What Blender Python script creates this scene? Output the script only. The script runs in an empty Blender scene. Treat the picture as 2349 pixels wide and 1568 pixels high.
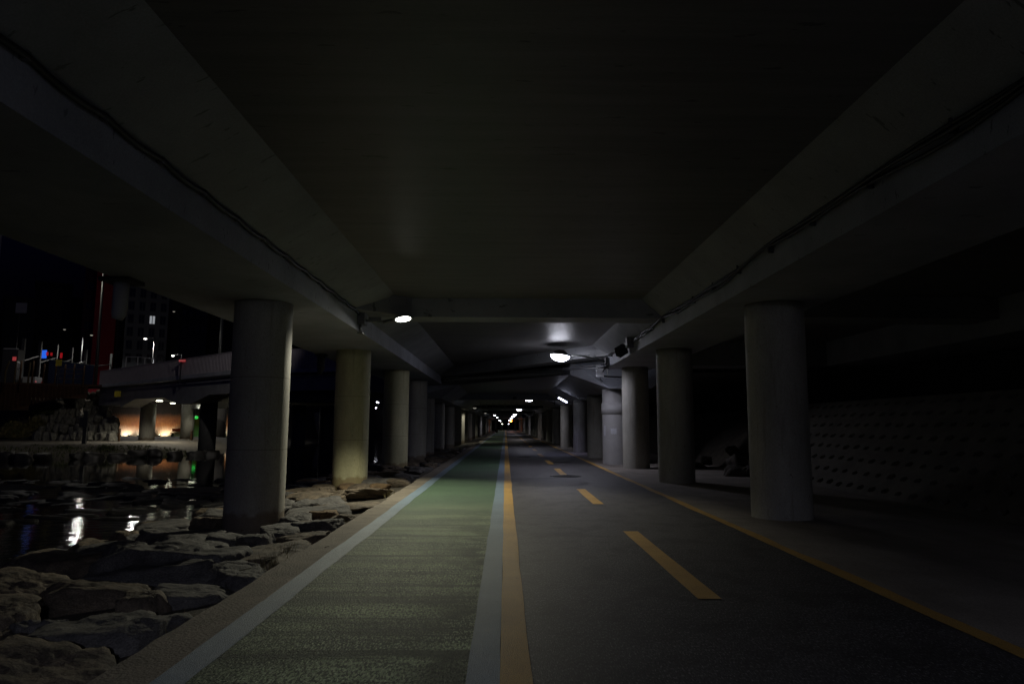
import bpy, bmesh, math, random
from mathutils import Vector, Matrix, noise
R = math.radians
PI = math.pi
sc = bpy.context.scene
col = sc.collection
rnd = random.Random(7)

# ------------------------------------------------------------------ render settings / camera
sc.view_settings.view_transform = 'Standard'
sc.view_settings.look = 'None'
sc.view_settings.exposure = 0
sc.view_settings.gamma = 1
sc.render.engine = 'CYCLES'
sc.cycles.use_denoising = True
try:
    sc.cycles.denoising_input_passes = 'RGB_ALBEDO_NORMAL'
    sc.cycles.denoising_prefilter = 'ACCURATE'
except Exception:
    pass
sc.cycles.max_bounces = 6
sc.cycles.diffuse_bounces = 4
sc.cycles.glossy_bounces = 3
sc.cycles.sample_clamp_indirect = 3.0
sc.cycles.blur_glossy = 0.5
sc.cycles.caustics_reflective = False
sc.cycles.use_light_tree = True

EYE = 1.5
F = 1566.0
camd = bpy.data.cameras.new('camera')
camd.sensor_width = 36
camd.lens = F / 2349 * 36
camd.clip_start = 0.05
camd.clip_end = 3000
cam = bpy.data.objects.new('camera', camd)
col.objects.link(cam)
CR = Matrix.Rotation(R(-0.51), 3, 'Z') @ Matrix.Rotation(R(90 + 6.95), 3, 'X') @ Matrix.Rotation(R(0.28), 3, 'Z')
cam.matrix_world = Matrix.Translation((0, 0, EYE)) @ CR.to_4x4()
sc.camera = cam


def U(x, y, d):
    """point at distance d down the path, read off the survey photo (2349 x 1568)"""
    v = CR @ Vector((x - 1174.5, 784 - y, -F))
    k = d / v.y
    return Vector((v.x * k, d, EYE + v.z * k))


# ------------------------------------------------------------------ materials
def mat(name, base=(0.3, 0.3, 0.3), rough=0.8, metallic=0.0, spec=0.5, var=0.0, vscale=2.0, dark=None,
        bump=0.0, bscale=20.0, stretch=(1, 1, 1), emit=None, estr=0.0, fine=0.0, fscale=80.0, world=False):
    m = bpy.data.materials.new(name)
    m.use_nodes = True
    nt = m.node_tree
    N, L = nt.nodes, nt.links
    b = N['Principled BSDF']
    b.inputs['Base Color'].default_value = (*base, 1)
    b.inputs['Roughness'].default_value = rough
    b.inputs['Metallic'].default_value = metallic
    b.inputs['Specular IOR Level'].default_value = spec
    if emit:
        b.inputs['Emission Color'].default_value = (*emit, 1)
        b.inputs['Emission Strength'].default_value = estr
    m['b'] = b.name
    if var or bump or fine:
        tc = N.new('ShaderNodeTexCoord')
        mp = N.new('ShaderNodeMapping')
        mp.inputs['Scale'].default_value = stretch
        if world:
            g = N.new('ShaderNodeNewGeometry')
            L.new(g.outputs['Position'], mp.inputs['Vector'])
        else:
            L.new(tc.outputs['Object'], mp.inputs['Vector'])
        vec = mp.outputs['Vector']
        cur = None
        if var:
            n = N.new('ShaderNodeTexNoise')
            n.inputs['Scale'].default_value = vscale
            n.inputs['Detail'].default_value = 8
            n.inputs['Roughness'].default_value = 0.65
            L.new(vec, n.inputs['Vector'])
            r = N.new('ShaderNodeValToRGB')
            d = dark or tuple(c * (1 - var) for c in base)
            r.color_ramp.elements[0].position = 0.32
            r.color_ramp.elements[0].color = (*d, 1)
            r.color_ramp.elements[1].position = 0.62
            r.color_ramp.elements[1].color = (*base, 1)
            L.new(n.outputs['Fac'], r.inputs['Fac'])
            cur = r.outputs['Color']
        if fine:
            n2 = N.new('ShaderNodeTexNoise')
            n2.inputs['Scale'].default_value = fscale
            n2.inputs['Detail'].default_value = 3
            L.new(vec, n2.inputs['Vector'])
            mr = N.new('ShaderNodeMapRange')
            mr.inputs['From Min'].default_value = 0.36
            mr.inputs['From Max'].default_value = 0.64
            mr.inputs['To Min'].default_value = 1 - fine
            mr.inputs['To Max'].default_value = 1 + fine
            L.new(n2.outputs['Fac'], mr.inputs['Value'])
            mx = N.new('ShaderNodeMix')
            mx.data_type = 'RGBA'
            mx.blend_type = 'MULTIPLY'
            mx.inputs['Factor'].default_value = 1
            if cur:
                L.new(cur, mx.inputs['A'])
            else:
                mx.inputs['A'].default_value = (*base, 1)
            L.new(mr.outputs['Result'], mx.inputs['B'])
            cur = mx.outputs['Result']
        if cur:
            L.new(cur, b.inputs['Base Color'])
        if bump:
            n3 = N.new('ShaderNodeTexNoise')
            n3.inputs['Scale'].default_value = bscale
            n3.inputs['Detail'].default_value = 6
            L.new(vec, n3.inputs['Vector'])
            bp = N.new('ShaderNodeBump')
            bp.inputs['Strength'].default_value = bump
            bp.inputs['Distance'].default_value = 0.03
            L.new(n3.outputs['Fac'], bp.inputs['Height'])
            L.new(bp.outputs['Normal'], b.inputs['Normal'])
    return m


def base_socket(m):
    nt = m.node_tree
    b = nt.nodes['Principled BSDF']
    s = b.inputs['Base Color']
    if s.is_linked:
        return s.links[0].from_socket
    rgb = nt.nodes.new('ShaderNodeRGB')
    rgb.outputs[0].default_value = s.default_value
    return rgb.outputs[0]


def overlay(m, fac, color, target='Base Color'):
    """mix a colour over the base with a factor socket"""
    nt = m.node_tree
    cur = base_socket(m)
    mx = nt.nodes.new('ShaderNodeMix')
    mx.data_type = 'RGBA'
    nt.links.new(fac, mx.inputs['Factor'])
    nt.links.new(cur, mx.inputs['A'])
    mx.inputs['B'].default_value = (*color, 1)
    nt.links.new(mx.outputs['Result'], nt.nodes['Principled BSDF'].inputs['Base Color'])


def noise_fac(m, scale, stretch, lo, hi, detail=6, to=1.0, rough=0.6, obj=False):
    nt = m.node_tree
    N, L = nt.nodes, nt.links
    if obj:
        g = N.new('ShaderNodeTexCoord'); out = g.outputs['Object']
    else:
        g = N.new('ShaderNodeNewGeometry'); out = g.outputs['Position']
    mp = N.new('ShaderNodeMapping')
    mp.inputs['Scale'].default_value = stretch
    L.new(out, mp.inputs['Vector'])
    n = N.new('ShaderNodeTexNoise')
    n.inputs['Scale'].default_value = scale
    n.inputs['Detail'].default_value = detail
    n.inputs['Roughness'].default_value = rough
    L.new(mp.outputs['Vector'], n.inputs['Vector'])
    mr = N.new('ShaderNodeMapRange')
    mr.inputs['From Min'].default_value = lo
    mr.inputs['From Max'].default_value = hi
    mr.inputs['To Max'].default_value = to
    L.new(n.outputs['Fac'], mr.inputs['Value'])
    return mr.outputs['Result']


def axis_fac(m, axis, lo, hi, wob=0.0, wscale=3.0, obj=False, to=1.0):
    """0..1 ramp along a world (or object) axis with a wobbled edge"""
    nt = m.node_tree
    N, L = nt.nodes, nt.links
    if obj:
        g = N.new('ShaderNodeTexCoord'); out = g.outputs['Object']
    else:
        g = N.new('ShaderNodeNewGeometry'); out = g.outputs['Position']
    sp = N.new('ShaderNodeSeparateXYZ')
    L.new(out, sp.inputs[0])
    v = sp.outputs[axis]
    if wob:
        n = N.new('ShaderNodeTexNoise')
        n.inputs['Scale'].default_value = wscale
        n.inputs['Detail'].default_value = 5
        L.new(out, n.inputs['Vector'])
        ma = N.new('ShaderNodeMath'); ma.operation = 'MULTIPLY_ADD'
        ma.inputs[1].default_value = wob
        L.new(n.outputs['Fac'], ma.inputs[0])
        L.new(v, ma.inputs[2])
        v = ma.outputs[0]
    mr = N.new('ShaderNodeMapRange')
    mr.inputs['From Min'].default_value = lo
    mr.inputs['From Max'].default_value = hi
    mr.inputs['To Max'].default_value = to
    L.new(v, mr.inputs['Value'])
    return mr.outputs['Result']


def mul(m, a, b):
    n = m.node_tree.nodes.new('ShaderNodeMath'); n.operation = 'MULTIPLY'
    m.node_tree.links.new(a, n.inputs[0]); m.node_tree.links.new(b, n.inputs[1])
    return n.outputs[0]


M = {}
# deck concrete: smooth formwork finish with transverse board marks, pits and stains
def deck_mat(name, base, rough, streak=(0.35, 6, 1)):
    m = mat(name, base, rough, var=0.30, vscale=0.9, bump=0.10, bscale=14, stretch=streak, fine=0.10, fscale=60, world=True)
    overlay(m, noise_fac(m, 5, (0.5, 2.2, 1), 0.66, 0.70, 3, 0.85), tuple(c * 0.25 for c in base))
    overlay(m, noise_fac(m, 0.6, (1, 1, 1), 0.52, 0.72, 6, 0.5), tuple(c * 0.55 for c in base))
    return m
M['slab'] = deck_mat('slab concrete', (0.185, 0.18, 0.18), 0.46)
M['haunch'] = deck_mat('haunch concrete', (0.27, 0.275, 0.29), 0.55, (1, 1, 1))
M['beam'] = deck_mat('beam concrete', (0.40, 0.415, 0.47), 0.6, (1, 1, 1))
# dark crack / chip marks at beam edges
M['soffit'] = deck_mat('soffit concrete', (0.20, 0.19, 0.17), 0.6, (1, 1, 1))
M['slab_low'] = deck_mat('lower slab concrete', (0.22, 0.22, 0.2), 0.42)

m = mat('column concrete', (0.42, 0.405, 0.36), 0.62, var=0.30, vscale=1.6, bump=0.12, bscale=30, fine=0.12, fscale=70, stretch=(1, 1, 0.45))
overlay(m, noise_fac(m, 13, (1, 1, 0.8), 0.69, 0.73, 2, 0.6, obj=True), (0.09, 0.07, 0.045))
overlay(m, noise_fac(m, 5, (1.6, 1.6, 0.12), 0.56, 0.74, 6, 0.65, obj=True), (0.16, 0.13, 0.09))
M['column_right'] = m.copy()
fz = axis_fac(m, 2, 0.36, 0.30, 0.30, 5.0, obj=True, to=0.6)
overlay(m, fz, (0.13, 0.075, 0.03))
for hz in (1.21, 2.42):
    up = axis_fac(m, 2, hz, hz + 0.004, 0.012, 4, obj=True, to=0.45)
    dn = axis_fac(m, 2, hz + 0.022, hz + 0.018, 0.012, 4, obj=True)
    overlay(m, mul(m, up, dn), (0.12, 0.10, 0.08))
M['column'] = m
M['column_lamplit'] = m.copy()  # copy with the yellowish lamplight put into the column colour
M['column_lamplit'].name = 'lamplight tinted column concrete'
_ov = base_socket(M['column_lamplit'])
_nt = M['column_lamplit'].node_tree
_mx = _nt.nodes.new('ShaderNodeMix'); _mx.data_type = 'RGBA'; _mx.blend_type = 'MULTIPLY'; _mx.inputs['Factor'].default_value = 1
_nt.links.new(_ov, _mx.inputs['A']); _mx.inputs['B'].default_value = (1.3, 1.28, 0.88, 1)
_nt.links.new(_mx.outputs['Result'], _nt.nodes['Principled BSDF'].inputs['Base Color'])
m = mat('painted column concrete', (0.40, 0.39, 0.39), 0.6, var=0.15, vscale=2, bump=0.1, bscale=30, fine=0.1, fscale=70)
M['column_grey'] = m

m = mat('asphalt', (0.088, 0.083, 0.088), 0.62, spec=0.5, var=0.45, vscale=0.9, bump=0.3, bscale=110, world=True)
overlay(m, noise_fac(m, 75, (1, 0.30, 1), 0.47, 0.53, 3, 0.75), (0.026, 0.024, 0.026))
overlay(m, noise_fac(m, 90, (1, 0.28, 1), 0.57, 0.62, 3, 0.8), (0.26, 0.25, 0.25))
overlay(m, noise_fac(m, 2.5, (1, 0.8, 1), 0.50, 0.60, 10, 0.45), (0.018, 0.016, 0.018))
M['asphalt'] = m

# green lane: clean paint far off; wear, cross-lane streaks and painted lamp glare nearer
m = mat('green lane coating', (0.078, 0.135, 0.080), 0.72, var=0.22, vscale=0.8, bump=0.9, bscale=60, fine=0.55, fscale=45, world=True)
ynear = axis_fac(m, 1, 14.5, 8.5, 1.5, 1.0)
xleft = axis_fac(m, 0, -1.95, -1.0, 0.5, 1.2)
base_dark = noise_fac(m, 0.6, (0.6, 1.0, 1), 0.38, 0.52, 6, 0.9, 0.6)
overlay(m, mul(m, base_dark, ynear), (0.070, 0.100, 0.052))
wear_glare = noise_fac(m, 0.95, (0.6, 1.7, 1), 0.42, 0.56, 8, 0.95, 0.62)
overlay(m, mul(m, mul(m, wear_glare, ynear), xleft), (0.40, 0.52, 0.28))  # pale wear mixed with painted lamp glare
grit_glint = noise_fac(m, 75, (1, 0.32, 1), 0.50, 0.56, 3, 0.8)
overlay(m, mul(m, grit_glint, mul(m, ynear, xleft)), (0.74, 0.86, 0.56))  # lamp sparkle on the grains put into the colour
hole = noise_fac(m, 68, (0.9, 0.30, 1), 0.49, 0.55, 3, 0.85)
overlay(m, mul(m, hole, ynear), (0.030, 0.050, 0.026))
strk = noise_fac(m, 1.0, (0.22, 5.2, 1), 0.53, 0.60, 6, 0.75, 0.6)
overlay(m, mul(m, strk, axis_fac(m, 1, 14.5, 10.0, 1.5, 1.0)), (0.035, 0.055, 0.03))
strk2 = noise_fac(m, 1.0, (0.22, 2.0, 1), 0.52, 0.60, 8, 0.85, 0.62)
overlay(m, mul(m, strk2, axis_fac(m, 1, 9.5, 6.0, 1.0, 1.0)), (0.026, 0.042, 0.024))
edge = axis_fac(m, 0, -0.62, -0.30, 0.22, 2.0, to=0.8)
overlay(m, mul(m, mul(m, edge, noise_fac(m, 1.6, (1, 1, 1), 0.42, 0.55, 8)), axis_fac(m, 1, 13, 8)), (0.022, 0.034, 0.02))
M['green'] = m

def paint_mat(name, base, worn):
    m = mat(name, base, 0.6, var=0.2, vscale=1.5, bump=0.5, bscale=140, fine=0.28, fscale=130, world=True)
    overlay(m, noise_fac(m, 3.0, (1, 1, 1), 0.58, 0.75, 10, 0.6, 0.8), worn)
    overlay(m, noise_fac(m, 11, (1, 1, 1), 0.68, 0.72, 4, 0.7), tuple(c * 0.35 for c in base))
    overlay(m, noise_fac(m, 45, (1, 1, 1), 0.60, 0.68, 3, 0.35), tuple(c * 0.5 for c in worn))
    return m
M['blue'] = paint_mat('blue line paint', (0.19, 0.26, 0.33), (0.27, 0.29, 0.28))
M['yellow'] = paint_mat('ochre line paint', (0.55, 0.33, 0.085), (0.33, 0.25, 0.12))
M['kerb'] = mat('kerb concrete', (0.22, 0.19, 0.15), 0.85, var=0.35, vscale=2.5, bump=0.6, bscale=40, fine=0.3, fscale=90, world=True)
M['pave'] = mat('pavement concrete', (0.30, 0.265, 0.235), 0.8, var=0.35, vscale=0.9, bump=0.4, bscale=60, fine=0.22, fscale=90, world=True)
overlay(M['pave'], noise_fac(M['pave'], 0.5, (2.2, 0.5, 1), 0.5, 0.7, 8, 0.6), (0.12, 0.105, 0.09))
M['soil'] = mat('dark gravelly soil', (0.10, 0.085, 0.065), 0.95, var=0.55, vscale=3, bump=1.0, bscale=18, fine=0.4, fscale=60, world=True)

def rock_mat(name, base, dark, rough=0.85):
    m = mat(name, base, rough, var=0.5, vscale=2.2, dark=dark, bump=0.9, bscale=7, fine=0.35, fscale=45)
    overlay(m, noise_fac(m, 5, (1, 1, 3), 0.55, 0.7, 8, 0.55, obj=True), dark)
    return m
M['rock_a'] = rock_mat('brownish granite', (0.165, 0.13, 0.092), (0.05, 0.04, 0.03))
M['rock_b'] = rock_mat('grey granite', (0.13, 0.122, 0.114), (0.045, 0.043, 0.044))
M['rock_c'] = rock_mat('ochre stained stone', (0.17, 0.11, 0.055), (0.07, 0.045, 0.025))
M['rock_wet'] = rock_mat('wet stone', (0.035, 0.032, 0.028), (0.012, 0.012, 0.012), 0.5)
M['rock_dark'] = rock_mat('dull dark rubble', (0.06, 0.05, 0.04), (0.03, 0.025, 0.02))
M['rock_far'] = rock_mat('pale bank stone', (0.24, 0.23, 0.20), (0.07, 0.07, 0.055))

# water
m = mat('stream water', (0.006, 0.007, 0.006), 0.04, spec=0.6)
nt = m.node_tree; N = nt.nodes; L = nt.links
g = N.new('ShaderNodeNewGeometry')
mp = N.new('ShaderNodeMapping'); mp.inputs['Scale'].default_value = (1.0, 1.7, 1)
L.new(g.outputs['Position'], mp.inputs['Vector'])
n1 = N.new('ShaderNodeTexNoise'); n1.inputs['Scale'].default_value = 2.2; n1.inputs['Detail'].default_value = 5
L.new(mp.outputs['Vector'], n1.inputs['Vector'])
calm = axis_fac(m, 1, 30, 22)
bp = N.new('ShaderNodeBump'); bp.inputs['Distance'].default_value = 0.05
ma = N.new('ShaderNodeMath'); ma.operation = 'MULTIPLY_ADD'; ma.inputs[1].default_value = 0.22; ma.inputs[2].default_value = 0.02
L.new(calm, ma.inputs[0]); L.new(ma.outputs[0], bp.inputs['Strength'])
L.new(n1.outputs['Fac'], bp.inputs['Height']); L.new(bp.outputs['Normal'], N['Principled BSDF'].inputs['Normal'])
M['water'] = m

M['cable'] = mat('black cable rubber', (0.012, 0.012, 0.014), 0.5, var=0.2, vscale=5)
M['steel'] = mat('galvanised steel', (0.20, 0.21, 0.20), 0.42, metallic=0.7, var=0.3, vscale=6)
M['dark_steel'] = mat('dark painted steel', (0.03, 0.032, 0.036), 0.45, metallic=0.2, var=0.3, vscale=6)
M['pipe'] = mat('dark glossy pipe', (0.05, 0.05, 0.055), 0.22, metallic=0.8, var=0.4, vscale=3)
M['cabinet'] = mat('grey cabinet paint', (0.035, 0.035, 0.037), 0.5, var=0.2, vscale=3)
M['box_grey'] = mat('grey junction box', (0.13, 0.13, 0.14), 0.45, var=0.2, vscale=6)
M['dome'] = mat('lamp dome enamel', (0.16, 0.17, 0.17), 0.4, var=0.15, vscale=5)
M['white_plastic'] = mat('white plastic', (0.55, 0.56, 0.6), 0.5, var=0.15, vscale=5)
M['iron'] = mat('cast iron', (0.035, 0.033, 0.03), 0.5, metallic=0.3, var=0.3, vscale=10, bump=0.4, bscale=60)
M['void'] = mat('dark wall concrete', (0.05, 0.05, 0.052), 0.9, var=0.3, vscale=0.7, bump=0.3, bscale=8, world=True)  # one even, very dark concrete tone
M['revet'] = mat('revetment concrete', (0.14, 0.128, 0.108), 0.85, var=0.4, vscale=1.5, bump=0.6, bscale=25, fine=0.25, fscale=60, world=True)
M['timber'] = mat('weathered brown timber', (0.10, 0.05, 0.022), 0.8, var=0.4, vscale=4, stretch=(1, 1, 0.3))
M['deckwood'] = mat('reddish deck boards', (0.06, 0.022, 0.009), 0.8, var=0.5, vscale=3, world=True)
M['rope'] = mat('pale rope', (0.09, 0.07, 0.035), 0.9, var=0.3, vscale=20)
M['parapet'] = mat('pale ribbed parapet panel', (0.36, 0.33, 0.38), 0.55, var=0.15, vscale=2, world=True)
M['bluepanel'] = mat('blue hoarding panel', (0.003, 0.010, 0.045), 0.5, var=0.35, vscale=1.0, world=True)
M['yellowsign'] = mat('yellow sign plate', (0.65, 0.55, 0.06), 0.5, var=0.15, vscale=6)
M['whitepaint'] = mat('white vehicle paint', (0.30, 0.30, 0.32), 0.35, var=0.1, vscale=3)
M['glass'] = mat('dark window glass', (0.01, 0.012, 0.016), 0.08, spec=0.7, var=0.3, vscale=3)
M['rubber'] = mat('tyre rubber', (0.015, 0.015, 0.015), 0.8, var=0.2, vscale=8)
M['redpaint'] = mat('orange red painted frame', (0.55, 0.09, 0.02), 0.5, var=0.2, vscale=8)
M['redwall'] = mat('crimson facade cladding', (0.42, 0.008, 0.03), 0.7, var=0.25, vscale=0.12, world=True)
M['purplewall'] = mat('plum facade render', (0.06, 0.012, 0.05), 0.8, var=0.25, vscale=0.15, world=True)
M['aptwall'] = mat('grey apartment render', (0.11, 0.12, 0.14), 0.8, var=0.25, vscale=0.15, world=True)
M['navywall'] = mat('navy apartment render', (0.035, 0.045, 0.10), 0.8, var=0.25, vscale=0.15, world=True)
M['blackwall'] = mat('dark office cladding', (0.02, 0.02, 0.026), 0.6, var=0.25, vscale=0.2, world=True)
M['palewall'] = mat('pale tower render', (0.30, 0.30, 0.34), 0.7, var=0.2, vscale=0.2, world=True)
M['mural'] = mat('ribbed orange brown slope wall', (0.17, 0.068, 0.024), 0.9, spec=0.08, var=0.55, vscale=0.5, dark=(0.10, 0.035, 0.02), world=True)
overlay(M['mural'], axis_fac(M['mural'], 2, 1.7, 0.2, 0.9, 0.55), (0.36, 0.30, 0.22))  # pale foot painted in place of uplight glare on the ribs
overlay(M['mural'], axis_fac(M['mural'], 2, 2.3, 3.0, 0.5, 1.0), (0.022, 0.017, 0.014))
M['leaf'] = mat('olive leaves', (0.075, 0.085, 0.028), 0.7, var=0.5, vscale=3, dark=(0.03, 0.045, 0.015), world=True)
M['drygrass'] = mat('dry yellow grass', (0.22, 0.18, 0.07), 0.8, var=0.4, vscale=2, dark=(0.07, 0.075, 0.03), world=True)
M['stem'] = mat('dark stems', (0.05, 0.035, 0.02), 0.9, var=0.3, vscale=5)
M['whiteboard'] = mat('white sheet panel', (0.55, 0.55, 0.56), 0.6, var=0.2, vscale=6)
M['signblue'] = mat('blue sign face', (0.01, 0.05, 0.35), 0.4, var=0.1, vscale=4)


def emit(name, colr, s):
    m = bpy.data.materials.new(name)
    m.use_nodes = True
    b = m.node_tree.nodes['Principled BSDF']
    b.inputs['Base Color'].default_value = (0.6, 0.6, 0.6, 1)
    b.inputs['Emission Color'].default_value = (*colr, 1)
    b.inputs['Emission Strength'].default_value = s
    return m


WARM = (1.0, 0.96, 0.74)
COOL = (0.82, 0.82, 1.0)
M['lens_led'] = emit('lit LED lens', (1, 1, 0.86), 32)
M['lens_bowl'] = emit('lit lamp bowl', (0.86, 0.87, 1.0), 34)
M['lens_bright'] = emit('lit bright lamp bowl', (0.74, 0.78, 1.0), 95)
M['lens_far'] = emit('lit far lamp bowl', (0.88, 0.88, 1.0), 14)
M['lens_warm'] = emit('lit olive lamp', (1, 1, 0.75), 14)
M['lens_tube'] = emit('lit tube', (0.72, 0.76, 1.0), 14)
M['lens_orange'] = emit('lit orange lamp', (1.0, 0.22, 0.02), 30)
M['lens_street'] = emit('lit street lamp', (1, 0.98, 0.9), 6)
M['lens_flood'] = emit('lit tall street lamp', (1, 0.98, 0.95), 30)
M['lens_dim'] = emit('dim lit lamp', (1, 0.95, 0.8), 0.22)
M['led_blue'] = emit('lit blue sign', (0.02, 0.16, 1.0), 0.7)
M['led_red'] = emit('emissive red reflection', (1.0, 0.01, 0.02), 0.2)
M['led_green'] = emit('lit green lamp', (0.02, 1.0, 0.1), 0.5)
M['lit_window'] = emit('lit window pane', (0.8, 0.85, 0.9), 0.30)
M['orange_window'] = emit('warm shop window', (1.0, 0.38, 0.16), 0.5)


# ------------------------------------------------------------------ mesh helpers
class MB:
    def __init__(s):
        s.bm = bmesh.new()

    def box(s, x0, x1, y0, y1, z0, z1):
        v = [s.bm.verts.new(p) for p in ((x0, y0, z0), (x1, y0, z0), (x1, y1, z0), (x0, y1, z0), (x0, y0, z1), (x1, y0, z1), (x1, y1, z1), (x0, y1, z1))]
        for f in ((3, 2, 1, 0), (4, 5, 6, 7), (0, 1, 5, 4), (1, 2, 6, 5), (2, 3, 7, 6), (3, 0, 4, 7)):
            s.bm.faces.new([v[i] for i in f])
        return s

    def prism(s, pts, y0, y1):
        """section pts (x, z) swept along Y; y0 / y1 may be functions of x"""
        f0 = y0 if callable(y0) else (lambda x: y0)
        f1 = y1 if callable(y1) else (lambda x: y1)
        a = [s.bm.verts.new((x, f0(x), z)) for x, z in pts]
        b = [s.bm.verts.new((x, f1(x), z)) for x, z in pts]
        n = len(pts)
        s.bm.faces.new(a[::-1]); s.bm.faces.new(b)
        for i in range(n):
            s.bm.faces.new((a[i], a[(i + 1) % n], b[(i + 1) % n], b[i]))
        return s

    def plan(s, pts, z0, z1):
        a = [s.bm.verts.new((x, y, z0)) for x, y in pts]
        b = [s.bm.verts.new((x, y, z1)) for x, y in pts]
        n = len(pts)
        s.bm.faces.new(a[::-1]); s.bm.faces.new(b)
        for i in range(n):
            s.bm.faces.new((a[i], a[(i + 1) % n], b[(i + 1) % n], b[i]))
        return s

    def bar(s, p, q, w, h=None):
        p, q = Vector(p), Vector(q)
        d = (q - p)
        if d.length < 1e-6:
            return s
        d.normalize()
        up = Vector((0, 0, 1)) if abs(d.z) < 0.95 else Vector((0, 1, 0))
        a = d.cross(up).normalized(); b = a.cross(d)
        h = h or w
        vs = []
        for c in (p, q):
            for i, j in ((-1, -1), (1, -1), (1, 1), (-1, 1)):
                vs.append(s.bm.verts.new(c + a * (i * w / 2) + b * (j * h / 2)))
        for f in ((3, 2, 1, 0), (4, 5, 6, 7), (0, 1, 5, 4), (1, 2, 6, 5), (2, 3, 7, 6), (3, 0, 4, 7)):
            s.bm.faces.new([vs[i] for i in f])
        return s

    def tube(s, pts, r, seg=8, cap=True):
        pts = [Vector(p) for p in pts]
        rs = r if isinstance(r, (list, tuple)) else [r] * len(pts)
        rings = []
        prev = None
        for i, p in enumerate(pts):
            d = (pts[min(i + 1, len(pts) - 1)] - pts[max(i - 1, 0)]).normalized()
            if prev is None:
                up = Vector((0, 0, 1)) if abs(d.z) < 0.9 else Vector((1, 0, 0))
                a = d.cross(up).normalized()
            else:
                a = (prev - d * prev.dot(d)).normalized()
            prev = a
            b = d.cross(a)
            rings.append([s.bm.verts.new(p + (a * math.cos(t) + b * math.sin(t)) * rs[i]) for t in (2 * PI * k / seg for k in range(seg))])
        for i in range(len(rings) - 1):
            for k in range(seg):
                f = s.bm.faces.new((rings[i][k], rings[i][(k + 1) % seg], rings[i + 1][(k + 1) % seg], rings[i + 1][k]))
                f.smooth = True
        if cap:
            s.bm.faces.new(rings[0][::-1]); s.bm.faces.new(rings[-1])
        return s

    def lathe(s, prof, seg=32, c=(0, 0, 0), mtx=None, smooth=True):
        rings = []
        c = Vector(c)
        for r, z in prof:
            if r < 1e-5:
                p = Vector((0, 0, z))
                if mtx: p = mtx @ p
                rings.append([s.bm.verts.new(p + c)])
            else:
                ring = []
                for k in range(seg):
                    t = 2 * PI * k / seg
                    p = Vector((r * math.cos(t), r * math.sin(t), z))
                    if mtx: p = mtx @ p
                    ring.append(s.bm.verts.new(p + c))
                rings.append(ring)
        for i in range(len(rings) - 1):
            A, B = rings[i], rings[i + 1]
            for k in range(seg):
                k2 = (k + 1) % seg
                if len(A) == 1 and len(B) == 1: break
                if len(A) == 1: vs = (A[0], B[k], B[k2])
                elif len(B) == 1: vs = (A[k], A[k2], B[0])
                else: vs = (A[k], A[k2], B[k2], B[k])
                f = s.bm.faces.new(vs); f.smooth = smooth
        return s

    def build(s, name, m, parent=None, bevel=0.0):
        if bevel:
            try:
                bmesh.ops.bevel(s.bm, geom=[e for e in s.bm.edges if len(e.link_faces) == 2 and e.calc_face_angle(0) > 0.5], offset=bevel, segments=2, affect='EDGES', profile=0.5)
            except Exception:
                pass
        bmesh.ops.recalc_face_normals(s.bm, faces=s.bm.faces)
        me = bpy.data.meshes.new(name)
        s.bm.to_mesh(me); s.bm.free()
        me.materials.append(m)
        o = bpy.data.objects.new(name, me)
        col.objects.link(o)
        if parent: o.parent = parent
        return o


def tag(o, label=None, cat=None, group=None, kind=None):
    if label: o['label'] = label
    if cat: o['category'] = cat
    if group: o['group'] = group
    if kind: o['kind'] = kind
    return o


def empty(name, loc, label, cat, group=None, rz=0):
    o = bpy.data.objects.new(name, None)
    o.empty_display_size = 0.2
    col.objects.link(o)
    o.location = loc
    o.rotation_euler = (0, 0, rz)
    return tag(o, label, cat, group)


def copy_tree(o, parent=None):
    c = o.copy(); col.objects.link(c)
    c.parent = parent
    for ch in list(o.children):
        copy_tree(ch, c)
    return c


def spot(parent, loc, power, colr, size=150, blend=0.3, rad=0.12, rot=(0, 0, 0)):
    l = bpy.data.lights.new('lamp_light', 'SPOT')
    l.energy = power; l.color = colr; l.spot_size = R(size); l.spot_blend = blend; l.shadow_soft_size = rad
    o = bpy.data.objects.new('lamp_light', l)
    col.objects.link(o); o.location = loc; o.rotation_euler = rot
    if parent: o.parent = parent
    return o


ORD = ['first', 'second', 'third', 'fourth', 'fifth', 'sixth', 'seventh', 'eighth', 'ninth', 'tenth', 'eleventh', 'twelfth',
       'thirteenth', 'fourteenth', 'fifteenth', 'sixteenth', 'seventeenth', 'eighteenth', 'nineteenth', 'twentieth',
       'twenty-first', 'twenty-second', 'twenty-third', 'twenty-fourth', 'twenty-fifth', 'twenty-sixth', 'twenty-seventh',
       'twenty-eighth', 'twenty-ninth', 'thirtieth']


# ------------------------------------------------------------------ world and moonlight
w = bpy.data.worlds.new('World'); sc.world = w; w.use_nodes = True
nt = w.node_tree
bg = nt.nodes['Background']
sky = nt.nodes.new('ShaderNodeTexSky')
sky.sky_type = 'NISHITA'; sky.sun_disc = False
sky.sun_elevation = R(-4.0); sky.sun_rotation = R(200)
tint = nt.nodes.new('ShaderNodeMix'); tint.data_type = 'RGBA'; tint.blend_type = 'MULTIPLY'; tint.inputs['Factor'].default_value = 1
tint.inputs['B'].default_value = (0.22, 0.26, 1.9, 1)
nt.links.new(sky.outputs[0], tint.inputs['A'])
nt.links.new(tint.outputs['Result'], bg.inputs['Color'])
bg.inputs['Strength'].default_value = 0.10
sl = bpy.data.lights.new('moon', 'SUN'); sl.energy = 0.004; sl.angle = R(0.5); sl.color = (0.8, 0.85, 1)
so = bpy.data.objects.new('moon', sl); col.objects.link(so); so.rotation_euler = (R(50), 0, R(-20))


# ------------------------------------------------------------------ terrain
def bank_d(X, Y):
    return min(Y - 41, -21 - X, ((Y - 41) + (-X - 21) - 6) / 1.414)


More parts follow.
